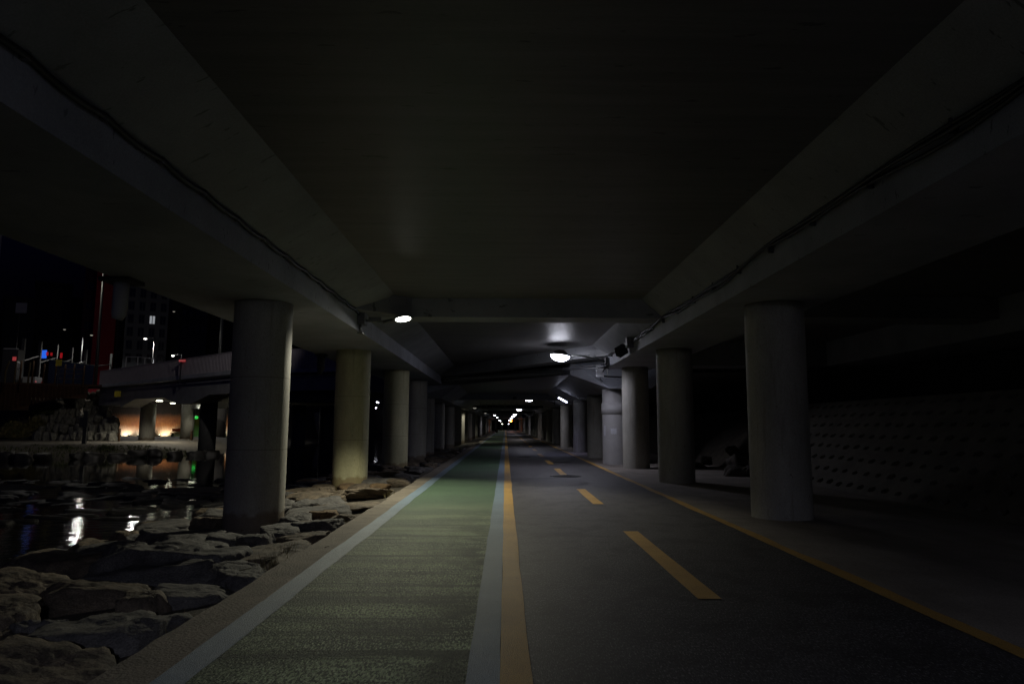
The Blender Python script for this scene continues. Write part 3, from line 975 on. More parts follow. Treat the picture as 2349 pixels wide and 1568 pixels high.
MB().tube([(3.30 - 6.6, 36.6, EYE + 2.45), (-3.36, 36.65, EYE + 2.2), (-3.5, 36.7, EYE + 2.04), (-4.5, 36.7, EYE + 2.0)], 0.03, 6).build('cable', M['cable'], sc_)
# cables to the tube lamp
cq = tag(MB().tube([(3.6, 37.6, EYE + 1.75), (3.9, 36, EYE + 1.42), (4.2, 34.5, EYE + 1.36), (4.4, 30, EYE + 1.39)], 0.025, 6).build('power_cable', M['cable']), 'thin cable hanging from the tilted tube lamp', 'cable')

# pipes crossing under the far span
for (y, z, lab) in ((62, EYE + 1.66, 'dark glossy pipe crossing under the slab, nearest of the crossing pipes'), (88, EYE + 1.70, 'dark crossing pipe, farther of the two crossing pipes')):
    t = empty('service_pipe', (0, y, z), lab, 'pipe', 'pipes crossing under the far span')
    MB().tube([(-3.0, 0, 0), (3.4, 0, 0)], 0.09, 12).build('pipe', M['pipe'], t)
    cl = MB()
    for x in frange(-2.8, 3.3, 0.55):
        cl.tube([(x - 0.03, 0, 0), (x + 0.03, 0, 0)], 0.108, 12)
        cl.box(x - 0.015, x + 0.015, -0.015, 0.015, 0.1, ZS2 - z)
    cl.build('clamp', M['steel'], t)
t = tag(MB().box(0.47, 0.71, 44.7, 44.98, EYE + 1.68, EYE + 1.86).build('junction_box', M['dark_steel'], None, 0.01), 'small black box fixed under the first far cross beam', 'junction box', 'junction boxes on the beams')
# round blue sign
p = U(1201, 953.5, 100)
t = empty('round_sign', p, 'round blue cycle path sign hanging at right far down the path', 'sign')
MB().lathe([(0, -0.012), (0.29, -0.012), (0.29, 0.012), (0, 0.012)], 32, mtx=Matrix.Rotation(R(90), 3, 'X')).build('plate', M['signblue'], t)
mb = MB()
for cx in (-0.11, 0.11):
    mb.lathe([(0.062, -0.02), (0.085, -0.02), (0.085, -0.014), (0.062, -0.014)], 20, (cx, 0, -0.05), Matrix.Rotation(R(90), 3, 'X'))
mb.bar((-0.11, -0.018, -0.05), (0.02, -0.018, 0.06), 0.02).bar((0.11, -0.018, -0.05), (0.04, -0.018, 0.10), 0.02).bar((-0.05, -0.018, 0.06), (0.07, -0.018, 0.05), 0.02)
mb.build('bicycle_symbol', M['white_plastic'], t)
for z in (0,):
    for e in mb.__dict__.get('none', []): pass
MB().bar((0, 0, 0.28), (0, 0, ZS2 - p.z), 0.03).build('hanger', M['steel'], t)

# drain pipe hanging from soffit at left
p = U(280, 640, 9.9)
t = empty('drain_pipe', (p.x, p.y, Z1), 'short fat drain pipe hanging from the soffit above the stream', 'drain pipe')
MB().box(-0.22, 0.22, -0.22, 0.22, -0.06, -0.002).build('flange', M['void'], t)
MB().tube([(0, 0, -0.05), (0, 0, -0.42), (-0.01, 0, -0.52), (-0.03, 0, -0.60)], [0.105, 0.105, 0.10, 0.07], 20).build('pipe', M['column_grey'], t)
# second smaller drain near left column two
p = U(728, 870, 30)
t = empty('drain_pipe', (-5.55, 20.5, Z1), 'downpipe under the soffit between the first two left columns', 'drain pipe')
MB().tube([(0, 0, 0.0), (0, 0, -0.45), (-0.05, 0, -0.62)], [0.12, 0.11, 0.05], 16).build('pipe', M['void'], t)
MB().box(-0.16, 0.16, -0.16, 0.16, -0.05, -0.002).build('flange', M['void'], t)


# ------------------------------------------------------------------ rocks
def rock_mesh(seed, sub=4, flat=0.6, planes=11, rough=0.05, name='rock'):
    r = random.Random(seed)
    pl = []
    for k in range(planes):
        v = Vector((r.gauss(0, 1), r.gauss(0, 1), r.gauss(0, 0.8))).normalized()
        pl.append((v, r.uniform(0.62, 0.92)))
    pl.append((Vector((r.uniform(-.12, .12), r.uniform(-.12, .12), 1)).normalized(), r.uniform(0.5, 0.62)))
    pl.append((Vector((0, 0, -1)), 0.7))
    for ax in (Vector((1, .1, 0)), Vector((-1, .15, 0.05)), Vector((0.1, 1, 0.1)), Vector((-.1, -1, 0))):
        a = ax + Vector((r.uniform(-.3, .3), r.uniform(-.3, .3), r.uniform(-.15, .25)))
        pl.append((a.normalized(), r.uniform(0.75, 0.98)))
    bm = bmesh.new()
    bmesh.ops.create_icosphere(bm, subdivisions=sub, radius=1)
    off = Vector((seed * 7.3, seed * 1.7, seed * 3.1))
    for v in bm.verts:
        d = v.co.normalized()
        s = 0.0
        for n_, h_ in pl:
            c = n_.dot(d)
            if c > 0.05:
                s += (c / h_) ** 26
        rad = 1.0 / (s ** (1 / 26)) if s > 0 else 1
        rad = min(rad, 1.3)
        p = d * rad
        q_ = p * 1.9 + off
        disp = noise.fractal(q_, 0.7, 2.2, 6) * rough * 1.5 + noise.noise(q_ * 9) * rough * 0.22 + abs(noise.noise(p * 1.1 + off)) * -rough * 1.2
        p += d * disp
        # bedding ledges
        p.x += 0.03 * noise.noise(Vector((p.z * 6 + off.x, p.x, p.y)))
        v.co = Vector((p.x, p.y, p.z * flat / 0.6))
    for f in bm.faces: f.smooth = True
    bmesh.ops.recalc_face_normals(bm, faces=bm.faces)
    me = bpy.data.meshes.new(name); bm.to_mesh(me); bm.free()
    return me


big = [rock_mesh(100 + i, 5, 0.6, 10, 0.07) for i in range(12)]
small = [rock_mesh(200 + i, 4, 0.6, 9, 0.07) for i in range(9)]
tiny = [rock_mesh(300 + i, 3, 0.6, 8, 0.08) for i in range(6)]


def place_rock(me, x, y, ztop, sx, sy, sz, rz, m, label, group=None, name='boulder', tilt=0.08):
    o = bpy.data.objects.new(name, me)
    col.objects.link(o)
    if not me.materials: me.materials.append(M['rock_b'])
    o.material_slots[0].link = 'OBJECT'
    o.material_slots[0].material = M[m]
    o.scale = (sx, sy, sz)
    o.location = (x, y, ztop - 0.58 * sz)
    o.rotation_euler = (rnd.uniform(-tilt, tilt), rnd.uniform(-tilt, tilt), rz)
    return tag(o, label, 'rock', group)


HR = [  # px, py on plane, ztop, half sizes, rot, mat, label
    (175, 1500, 0.0, 0.62, 0.50, 0.50, 0.2, 'rock_a', 'big rounded boulder in the bottom left corner beside the kerb'),
    (20, 1560, -0.05, 0.5, 0.4, 0.4, 1.2, 'rock_b', 'boulder cut off by the bottom left corner of the photo'),
    (345, 1415, -0.02, 0.70, 0.62, 0.48, 0.35, 'rock_b', 'broad rough boulder leaning toward the kerb with a dark fissured side'),
    (128, 1405, -0.04, 0.23, 0.26, 0.45, 0.1, 'rock_b', 'small squared block standing between larger boulders'),
    (30, 1385, -0.06, 0.40, 0.35, 0.45, 0.6, 'rock_a', 'flat topped boulder at the left edge, nearer of two'),
    (30, 1440, -0.08, 0.42, 0.3, 0.4, 2.0, 'rock_a', 'low boulder at the left edge below the flat topped one'),
    (75, 1315, -0.08, 0.62, 0.48, 0.5, 0.15, 'rock_a', 'wide pale boulder at left touching the dark water'),
    (255, 1330, -0.08, 0.85, 0.42, 0.42, 0.05, 'rock_a', 'long low boulder with a smooth top in the middle of the pile'),
    (330, 1290, -0.04, 0.90, 0.36, 0.46, -0.05, 'rock_b', 'long sharp edged slab behind the low boulder'),
    (430, 1248, 0.10, 0.80, 0.55, 0.66, -0.12, 'rock_b', 'largest dark boulder, in front of the nearest left column'),
    (310, 1240, -0.02, 0.36, 0.34, 0.5, 0.8, 'rock_b', 'dark upright boulder to the left of the largest one'),
    (230, 1268, -0.22, 0.60, 0.35, 0.4, 0.4, 'rock_a', 'low sloping stone at the edge of the pool'),
    (575, 1300, 0.0, 0.34, 0.46, 0.34, 0.3, 'rock_b', 'dark lumpy stone right of the largest boulder near the kerb'),
    (690, 1255, -0.0, 0.55, 0.9, 0.25, -0.12, 'rock_a', 'broad flat sandy slab beside the kerb near the left column'),
    (600, 1222, 0.02, 0.30, 0.4, 0.35, 0.5, 'rock_b', 'dark stone against the foot of the nearest left column'),
    (705, 1218, 0.0, 0.42, 0.42, 0.28, 0.1, 'rock_a', 'flat stone right of the foot of the nearest left column'),
    (757, 1190, 0.03, 0.44, 0.34, 0.26, 0.2, 'rock_b', 'pale grey angular slab lit by the lamp between the columns'),
    (757, 1167, 0.0, 0.30, 0.24, 0.26, -0.3, 'rock_c', 'ochre brown wedge shaped stone between grey slabs'),
    (815, 1150, 0.02, 0.68, 0.52, 0.22, 0.1, 'rock_a', 'wide flat pale slab beside the kerb, lit from above'),
    (698, 1150, 0.0, 0.42, 0.40, 0.26, 0.7, 'rock_b', 'angular grey stone just right of the near column edge'),
    (690, 1180, -0.05, 0.36, 0.34, 0.30, 1.7, 'rock_b', 'dark faced stone half behind the nearest left column'),
    (850, 1120, 0.0, 0.60, 0.6, 0.18, 0.4, 'rock_a', 'flat stone slab right of the second left column'),
    (722, 1128, -0.03, 0.62, 0.55, 0.2, 1.1, 'rock_a', 'flat stone slab left of the second left column'),
    (820, 1176, -0.02, 0.28, 0.2, 0.18, 0.3, 'rock_a', 'thin split stone tucked against the kerb'),
    (400, 1212, -0.2, 0.55, 0.35, 0.42, 0.0, 'rock_b', 'long dark stone behind the largest boulder near the water'),
    (400, 1188, -0.35, 0.7, 0.4, 0.35, 0.1, 'rock_a', 'pale ledge of stone at the water edge behind the largest boulder'),
    (500, 1186, -0.12, 0.5, 0.4, 0.35, 2.1, 'rock_a', 'pale stone left of the nearest left column'),
]
occ = []
for i, (px, py, zt, sx, sy, sz, rz, mm_, lab) in enumerate(HR):
    hh = EYE - zt
    Y = F * hh / (py - 975); X = (px - 1160) / (py - 975) * hh
    Y += sy * 0.25
    if X + sx * 0.9 > -2.42: X = -2.42 - sx * 0.9
    place_rock(big[i % 12], X, Y, zt, sx * 1.04, sy * 1.05, sz, rz, mm_, lab, tilt=0.14)
    occ.append((X, Y, max(sx, sy)))
GR = 'rubble stones between path and stream'
def zone(y): return 'behind the nearest' if y < 19 else ('between the second and third' if y < 27 else ('between the third and fourth' if y < 34 else 'far along, past the fourth'))
cnt = 0
for k in range(2500):
    Y = rnd.uniform(3.0, 46) if k < 1500 else rnd.uniform(46, 110)
    X = rnd.uniform(-6.8, -2.75)
    s = rnd.uniform(0.22, 0.62)
    if Y > 46: s = rnd.uniform(0.4, 0.8)
    if X + s > -2.42: continue
    if any((X - a) ** 2 + (Y - b) ** 2 < ((s + c) * 0.56) ** 2 for a, b, c in occ): continue
    if any(abs(Y - yy) < 0.3 + s * 0.5 and abs(X + 4.28) < 0.3 + s * 0.5 for yy in LY1 + LY2): continue
    occ.append((X, Y, s))
    zt = -0.02 - 0.06 * max(0, -3.5 - X) ** 1.6 + rnd.uniform(-0.06, 0.05)
    me = small[rnd.randrange(9)] if Y < 40 else tiny[rnd.randrange(6)]
    fl = rnd.uniform(0.16, 0.34)
    place_rock(me, X, Y, zt, s * rnd.uniform(0.9, 1.3), s * rnd.uniform(0.7, 1.1), fl, rnd.uniform(0, 6.28), rnd.choice(['rock_a', 'rock_a', 'rock_b', 'rock_a', 'rock_c'] if rnd.random() < 0.3 else ['rock_a', 'rock_b']),
               'rough stone in the bank beside the kerb, %s left column' % zone(Y), GR, 'bank_stone')
    cnt += 1
    if cnt > 235: break

# wet stones of the riffle
WG = 'wet stones of the riffle'
for k in range(150):
    Y = rnd.uniform(17.0, 28); X = rnd.uniform(-22, -7.5)
    s = rnd.uniform(0.25, 0.8)
    place_rock(tiny[k % 6], X, Y, WZ + rnd.uniform(0.0, 0.10), s * 1.3, s * 0.7, s * 0.45, rnd.uniform(0, 6.28), 'rock_wet',
               'dark wet stone breaking the stream surface in the riffle', WG, 'wet_stone')
for k, (px, py) in enumerate(((70, 1190), (140, 1182), (210, 1178), (20, 1196), (290, 1184))):
    Y = F * 2.2 / (py - 975); X = (px - 1160) / (py - 975) * 2.2
    place_rock(tiny[k % 6], X, Y, WZ + 0.05, 0.7, 0.16, 0.2, rnd.uniform(-.1, .1), 'rock_wet', 'low wet stone in the line across the near pool', 'wet stones across the near pool', 'wet_stone')
# rubble heap on the right
for k in range(16):
    a = rnd.uniform(0, 1); Y = rnd.uniform(20.5, 26); X = 6.9 + rnd.uniform(0, 2.2)
    s = rnd.uniform(0.2, 0.42)
    zt = 0.15 + (X - 6.9) * 0.42 + rnd.uniform(-.05, .08)
    place_rock(small[k % 9], X, Y, zt, s, s, s, rnd.uniform(0, 6), 'rock_dark', 'broken stone of the dark heap behind the right columns', 'stone heap on the right', 'rubble_stone', 0.5)
# far bank edge stones and terraced boulders
for k in range(46):
    X = -58 + k * 0.82 + rnd.uniform(-.3, .3)
    Y = 41.6 if X < -28 else 41.6 + (X + 28) * 1.05
    s = rnd.uniform(0.6, 1.0)
    place_rock(tiny[k % 6], X, Y + rnd.uniform(-.4, .4), -0.35 + rnd.uniform(-.15, .2), s, s * 0.7, s * 0.7, rnd.uniform(0, 6), 'rock_wet', 'squared stone in the dark revetment of the far stream bank', 'stones of the far stream bank', 'bank_stone')
k = 0
for row in range(6):
    for c_ in range(11):
        px = 92 + c_ * 16.5 + (8 if row % 2 else 0) + rnd.uniform(-4, 4)
        py = 999 - row * 19 + rnd.uniform(-5, 5)
        if px < 150 - 0 and row > 3: continue
        if px > 262 - row * 7 + 14: continue
        d = 61.0 + row * 1.15
        p = U(px, py, d)
        s = rnd.uniform(0.36, 0.58)
        place_rock(small[k % 9], p.x, p.y, p.z + s * 0.6, s, s * 0.9, s * rnd.uniform(1.2, 2.0), rnd.uniform(0, 6), 'rock_far',
                   'boulder in row %d of the stacked bank wall below the timber walkway' % (row + 1), 'boulders of the far bank wall', 'boulder', 0.3)
        k += 1
for (px, py, s, lab) in ((70, 975, 0.75, 'tall pale rock standing behind the orange framed board'), (125, 1000, 0.5, 'pale boulder at the foot of the far bank wall')):
    p = U(px + 10, py, 66)
    place_rock(small[3], p.x, p.y, 1.3 if s > .6 else 0.6, s * 0.8, s * 0.6, s * 2.2, 0.3, 'rock_far', lab)


# ------------------------------------------------------------------ plants
def leaf_clump(name, c, rx, ry, rz, n, size, m, label, cat, group=None, up=0.3, seed=1, stem=True):
    r = random.Random(seed)
    t = empty(name, (c[0], c[1], c[2]), label, cat, group)
    bm = bmesh.new()
    for k in range(n):
        th = r.uniform(0, 2 * PI); ph = math.acos(r.uniform(-0.2, 1)); rr = r.uniform(0.35, 1) ** 0.6
        lump = 0.75 + 0.4 * noise.noise(Vector((math.cos(th) * 1.4 + seed, math.sin(th) * 1.4, ph)))
        p = Vector((rx * rr * lump * math.sin(ph) * math.cos(th), ry * rr * lump * math.sin(ph) * math.sin(th), rz * (0.15 + rr * lump * max(0, math.cos(ph)))))
        d = Vector((r.gauss(0, 1), r.gauss(0, 1), r.gauss(up * 2, 0.8))).normalized()
        e = d.cross(Vector((r.gauss(0, 1), r.gauss(0, 1), r.gauss(0, 1)))).normalized()
        s = size * r.uniform(0.6, 1.4)
        a = bm.verts.new(p - d * s); b = bm.verts.new(p + e * s * 0.3); c_ = bm.verts.new(p + d * s); d_ = bm.verts.new(p - e * s * 0.3)
        bm.faces.new((a, b, c_, d_))
    me = bpy.data.meshes.new('foliage'); bm.to_mesh(me); bm.free(); me.materials.append(m)
    o = bpy.data.objects.new('foliage', me); col.objects.link(o); o.parent = t
    if stem:
        mb = MB()
        for k in range(5):
            a = r.uniform(0, 6.28)
            mb.tube([(0, 0, -0.1), (rx * 0.25 * math.cos(a), ry * 0.25 * math.sin(a), rz * 0.35), (rx * 0.5 * math.cos(a), ry * 0.5 * math.sin(a), rz * 0.7)], [0.03, 0.02, 0.01], 5)
        mb.build('stem', M['stem'], t)
    return t


p = U(30, 1000, 62); leaf_clump('grass_clump', (p.x, p.y, 0.0), 1.6, 0.9, 2.0, 2600, 0.14, M['drygrass'], 'yellowish clump of long dry grass at the left edge of the far bank', 'grass', up=1.5, seed=3, stem=False)
p = U(78, 990, 63); leaf_clump('grass_clump', (p.x, p.y, 0.6), 1.2, 0.8, 1.7, 1500, 0.13, M['drygrass'], 'olive tuft of long grass right of the yellow clump', 'grass', up=1.5, seed=4, stem=False)
p = U(102, 935, 64); leaf_clump('shrub', (p.x, p.y, 2.3), 1.4, 0.9, 0.9, 2000, 0.09, M['leaf'], 'dark green rounded shrub spreading over the stacked boulders', 'shrub', seed=5)
p = U(118, 975, 63.5); leaf_clump('shrub', (p.x, p.y, 0.7), 0.8, 0.6, 1.4, 1200, 0.09, M['leaf'], 'small green shrub hanging low on the bank wall', 'shrub', seed=6)
p = U(1139, 990, 138); leaf_clump('shrub', (p.x, p.y, 0.0), 0.4, 0.4, 0.85, 500, 0.09, M['stem'], 'small black bushy shape at the left kerb far down the path', 'shrub', seed=7)
for i, (px, py, d) in enumerate(((245, 1022, 47), (150, 1022, 47), (85, 1020, 48))):
    p = U(px, py, d); leaf_clump('shrub', (p.x, p.y, -0.35), 0.9, 0.5, 0.45, 500, 0.08, M['leaf'], ['low dark tuft on the bank edge below the bollard at right', 'low dark tuft on the bank edge left of the sign post', 'low dark tuft on the bank edge near the left bollard'][i], 'shrub', seed=10 + i)
# bank ground cover
bm = bmesh.new()
r = random.Random(5)
for k in range(9000):
    X = r.uniform(-60, -22); Y = r.uniform(42, 52)
    if not (1.0 < bank_d(X, Y) < 6.2): continue
    z = terr(X, Y); h = r.uniform(0.06, 0.20); a = r.uniform(0, 6.28)
    dx, dy = math.cos(a) * 0.035, math.sin(a) * 0.035
    bm.faces.new((bm.verts.new((X - dx, Y - dy, z - 0.02)), bm.verts.new((X + dx, Y + dy, z - 0.02)), bm.verts.new((X + r.uniform(-.1, .1), Y + r.uniform(-.1, .1), z + h))))
me = bpy.data.meshes.new('bank_grass'); bm.to_mesh(me); bm.free(); me.materials.append(M['leaf'])
o = bpy.data.objects.new('bank_grass', me); col.objects.link(o); tag(o, 'short dark grass on the far stream bank', 'grass', kind='stuff')
# grass blades and straw in the rock gaps near the kerb
bm = bmesh.new()
for k in range(260):
    cx, cy, cz = r.choice([(-2.62, 5.6, -0.1), (-2.6, 7.9, -0.03), (-2.7, 8.6, -0.02), (-2.5, 15.2, 0.0), (-2.55, 11.0, -0.02)])
    X = cx + r.gauss(0, 0.07); Y = cy + r.gauss(0, 0.16)
    X = min(X, -2.40)
    h = r.uniform(0.03, 0.12); a = r.uniform(0, 6.28)
    dx, dy = math.cos(a) * 0.004, math.sin(a) * 0.004
    bm.faces.new((bm.verts.new((X - dx, Y - dy, cz - 0.06)), bm.verts.new((X + dx, Y + dy, cz - 0.06)), bm.verts.new((X + r.uniform(-.06, .06), Y + r.uniform(-.06, .06), cz + h))))
me = bpy.data.meshes.new('dry_grass'); bm.to_mesh(me); bm.free(); me.materials.append(M['drygrass'])
o = bpy.data.objects.new('dry_grass', me); col.objects.link(o); tag(o, 'thin dry grass blades in the gaps between kerb and stones', 'grass', kind='stuff')
# leaf litter, twigs
for i, (x, y, a, l) in enumerate(((-2.72, 7.25, 0.7, 0.12), (-2.62, 7.75, 1.2, 0.09), (-2.2, 8.6, 0.2, 0.05))):
    tag(MB().bar((x, y, 0.012), (x + l * math.cos(a), y + l * math.sin(a), 0.022), 0.012, 0.006).build('twig', M['rope']),
        ['pale straw twig lying among the stones near the dark lumpy stone', 'short straw twig lying beside the kerb', 'tiny pale scrap lying on the kerb'][i], 'twig')

# ------------------------------------------------------------------ ramp bridge over the stream
A, B, C = Vector((-37.3, 63, 0)), Vector((-17.9, 45, 0)), Vector((-9.5, 42, 0))
rb = empty('ramp_bridge', (0, 0, 0), 'concrete ramp bridge with pale ribbed parapet crossing beyond the stream', 'bridge')
ZT, ZM, ZL = 5.05, 5.0, 3.62
def seg_panel(mb, P, Q, z0, z1, th, off=0.0):
    d = (Q - P).normalized(); n = Vector((-d.y, d.x, 0))
    if n.y < 0: n = -n
    a, b = P + n * off, Q + n * off
    mb.plan([(a.x, a.y), (b.x, b.y), (b.x + n.x * th, b.y + n.y * th), (a.x + n.x * th, a.y + n.y * th)], z0, z1)
mb = MB(); seg_panel(mb, A, B, ZL, ZM, 10.0, 0.10); seg_panel(mb, B + Vector((0.05, 0, 0)), C, ZL, ZM, 12.0, 0.12)
mb.build('deck', M['haunch'], rb)
mb = MB(); seg_panel(mb, A, B, ZM - 0.25, ZM + 0.02, 0.5, -0.05); seg_panel(mb, B, C, ZM - 0.25, ZM + 0.02, 0.5, -0.05)
mb.build('ledge', M['beam'], rb)
mb = MB()
for P_, Q_ in ((A, B), (B, C)):
    Ln = (Q_ - P_).length; n_ = int(Ln / 0.22); d_ = (Q_ - P_) / n_
    for k in range(n_):
        seg_panel(mb, P_ + d_ * k, P_ + d_ * (k + 0.62), ZM + 0.03, ZM + 1.22, 0.05, 0.0)
    seg_panel(mb, P_, Q_, ZM + 0.03, ZM + 1.20, 0.04, 0.05)
    seg_panel(mb, P_, Q_, ZM + 1.22, ZM + 1.27, 0.14, -0.02)
mb.build('parapet', M['parapet'], rb)
mb = MB()
for P_, Q_ in ((A, B), (B, C)):
    d_ = (Q_ - P_).normalized()
    mb.tube([P_ + Vector((0, -0.12, ZM - 0.34)), Q_ + Vector((0, -0.12, ZM - 0.34))], 0.05, 6)
mb.build('service_pipe', M['dark_steel'], rb)
# haunched lower girder with splayed openings over the far bank
mb = MB()
def girder(mb, P, Q, th, off, prof):
    """prof: list of (t, z_bottom)"""
    d = (Q - P); n = Vector((-d.y, d.x, 0)).normalized()
    if n.y < 0: n = -n
    a = []; b = []
    for t_, z_ in prof:
        p_ = P + d * t_ + n * off
        a.append((mb.bm.verts.new((p_.x, p_.y, z_)), mb.bm.verts.new((p_.x, p_.y, ZL + 0.05))))
        q_ = p_ + n * th
        b.append((mb.bm.verts.new((q_.x, q_.y, z_)), mb.bm.verts.new((q_.x, q_.y, ZL + 0.05))))
    for i in range(len(a) - 1):
        mb.bm.faces.new((a[i][0], a[i + 1][0], a[i + 1][1], a[i][1]))
        mb.bm.faces.new((b[i][0], b[i + 1][0], b[i + 1][1], b[i][1]))
        mb.bm.faces.new((a[i][0], a[i + 1][0], b[i + 1][0], b[i][0]))
girder(mb, A, B, 1.6, 0.08, [(0.0, 3.1), (0.20, 3.1), (0.22, 2.9), (0.34, 3.5), (0.56, 3.5), (0.66, 2.95), (0.76, 2.95), (0.86, 3.5), (1.0, 3.5)])
girder(mb, A, B, 1.2, 8.5, [(0.0, 3.0), (1.0, 3.0)])
mb.build('girder', M['haunch'], rb)
mb = MB(); seg_panel(mb, B + Vector((0.6, -0.4, 0)), C, 2.9, ZL + 0.02, 1.8, 0.6); mb.build('cap_beam', M['void'], rb)
def ramp_col(px, d, w_, ztop, zb, m, label):
    p = U(px, 975, d)
    o = MB().lathe([(0, zb - 0.4), (w_ / 2, zb - 0.4), (w_ / 2, ztop), (0, ztop)], 32).build('concrete_column', M[m])
    o.location = (p.x, p.y, 0)
    return tag(o, label, 'column', 'columns under the ramp bridge')
ramp_col(338, 64.5, 1.35, 3.3, 0, 'column', 'lit round column under the ramp bridge, leftmost on the far bank')
ramp_col(430, 70, 1.25, 3.62, 0, 'column', 'lit round column under the ramp bridge in front of the green glow')
ramp_col(477, 50.5, 1.18, 3.3, -0.8, 'void', 'dark round column of the ramp bridge standing at the stream edge')
ramp_col(506, 80, 1.15, 3.62, 0, 'column', 'lit round column under the ramp bridge just right of the dark one')
o = ramp_col(685, 53, 1.05, 2.95, -0.9, 'navywall', 'dark bluish column in the water right of the nearest left column')
MB().lathe([(0, -0.9), (1.05, -0.9), (1.05, -0.35), (0.55, -0.33)], 24).build('footing', M['void'], o)
ramp_col(748, 56, 1.1, 2.95, -0.9, 'navywall', 'dark bluish column in the water left of the second left column')
ramp_col(727, 100, 1.0, 3.2, 0, 'column', 'small pale column far behind between the two dark ones')
# sign plate on fascia
p = U(299, 915, 58.6)
# ceiling lamp and added glow strips under the bridge
def flat_lamp_or_glow_strip(p, label, power, cone=125):
    t = empty('ceiling_lamp_or_glow_strip', p, label, 'lamp', 'ceiling lamp and added glow strips under the ramp bridge')
    MB().box(-0.3, 0.3, -0.12, 0.12, 0.0, 0.12).build('housing', M['dark_steel'], t)
    MB().box(-0.22, 0.22, -0.13, 0.10, -0.05, -0.002).build('lens', M['lens_warm'], t)
    spot(t, (0, -0.05, -0.1), power, (1, 0.93, 0.75), cone, 0.5, 0.15)
    return t
p = U(390, 913, 60); p.z = 3.3; flat_lamp_or_glow_strip((p.x, 58.2, 3.42), 'small lit lamp hanging in the splayed opening of the ramp bridge', 1300, 158)
p = U(397, 929, 66); flat_lamp_or_glow_strip((p.x, 66, ZL - 0.15), 'added strip in place of uplight glow on the ramp bridge soffit, left of two', 110)  # emitter added where the soffit catches the uplights
p = U(449, 927, 68); flat_lamp_or_glow_strip((p.x, 68, ZL - 0.15), 'added strip in place of uplight glow on the ramp bridge soffit, right of two', 110)
tag(MB().box(-37.4 + 3.9, -33.0, 58.9, 58.95, 3.75, 4.25).build('sign_plate', M['yellowsign']), 'small yellow plate fixed low on the ramp bridge fascia', 'sign')
# red marker lamp and its pipe on the parapet
p = U(427, 833, 50.9)
t = empty('marker_lamp', (p.x, p.y - 0.6, 5.9), 'red marker lamp on a dark post in front of the ribbed parapet', 'lamp')
MB().box(-0.22, 0.22, -0.1, 0.1, 0.12, 0.26).build('lens', M['led_red'], t)
MB().bar((-0.1, 0, 0.12), (-0.1, 0, -1.5), 0.07).bar((-0.1, 0, -1.5), (0.9, 0, -1.5), 0.06).bar((0.9, 0, -1.5), (1.15, 0, -1.75), 0.06).bar((0.9, 0, -1.5), (0.85, 0, -1.2), 0.06).build('post', M['dark_steel'], t)

# mural slope wall with uplights
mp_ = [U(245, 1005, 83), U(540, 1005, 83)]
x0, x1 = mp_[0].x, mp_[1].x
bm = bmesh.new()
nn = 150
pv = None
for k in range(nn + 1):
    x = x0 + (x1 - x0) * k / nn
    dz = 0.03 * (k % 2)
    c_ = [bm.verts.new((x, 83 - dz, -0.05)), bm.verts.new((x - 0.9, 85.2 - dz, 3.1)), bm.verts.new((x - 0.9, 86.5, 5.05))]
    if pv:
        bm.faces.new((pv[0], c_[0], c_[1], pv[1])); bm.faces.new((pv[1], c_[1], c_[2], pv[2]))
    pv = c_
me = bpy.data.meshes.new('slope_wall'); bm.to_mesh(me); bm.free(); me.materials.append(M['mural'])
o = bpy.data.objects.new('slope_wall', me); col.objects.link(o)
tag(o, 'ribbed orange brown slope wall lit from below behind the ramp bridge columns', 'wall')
GU = 'ground uplights along the slope wall'
for i, (px, pw, cc) in enumerate(((272, 330, (1, 0.97, 0.85)), (293, 200, (1, 0.97, 0.85)), (314, 420, (1, 0.97, 0.88)), (362, 330, (1, 0.93, 0.72)), (524, 300, (0.85, 0.95, 0.9)))):
    p = U(px, 1003, 81.6)
    t = empty('uplight', (p.x, 81.9, 0), ['uplight at the left end of the ribbed slope wall', 'weak uplight between the two left columns of light', 'brightest uplight, left of the leftmost lit column', 'warm uplight right of the leftmost lit column', 'uplight at the right end of the ribbed slope wall'][i], 'uplight', GU)
    MB().lathe([(0, 0.0), (0.14, 0.0), (0.14, 0.16), (0.11, 0.18)], 16).build('housing', M['dark_steel'], t)
    MB().lathe([(0.11, 0.181), (0, 0.19)], 16).build('lens', M['lens_warm'], t)
    spot(t, (0, 0, 0.25), pw * (0.5 if i == 1 else 2.6), cc, 92, 1.0, 0.08, (R(112), 0, 0))
p = U(450, 957, 82)
t = empty('green_lamp', p, 'green lit lamp glowing behind the ramp bridge columns', 'lamp')
MB().lathe([(0, -0.2), (0.2, -0.14), (0.24, 0), (0.2, 0.14), (0, 0.2)], 16).build('lens', M['led_green'], t)
MB().bar((0, 0.2, 0), (0, 3.5, 0.3), 0.05).build('bracket', M['dark_steel'], t)
spot(t, (0, 0, -0.3), 20, (0.05, 1, 0.15), 175, 0.3, 0.1, (R(60), 0, 0))
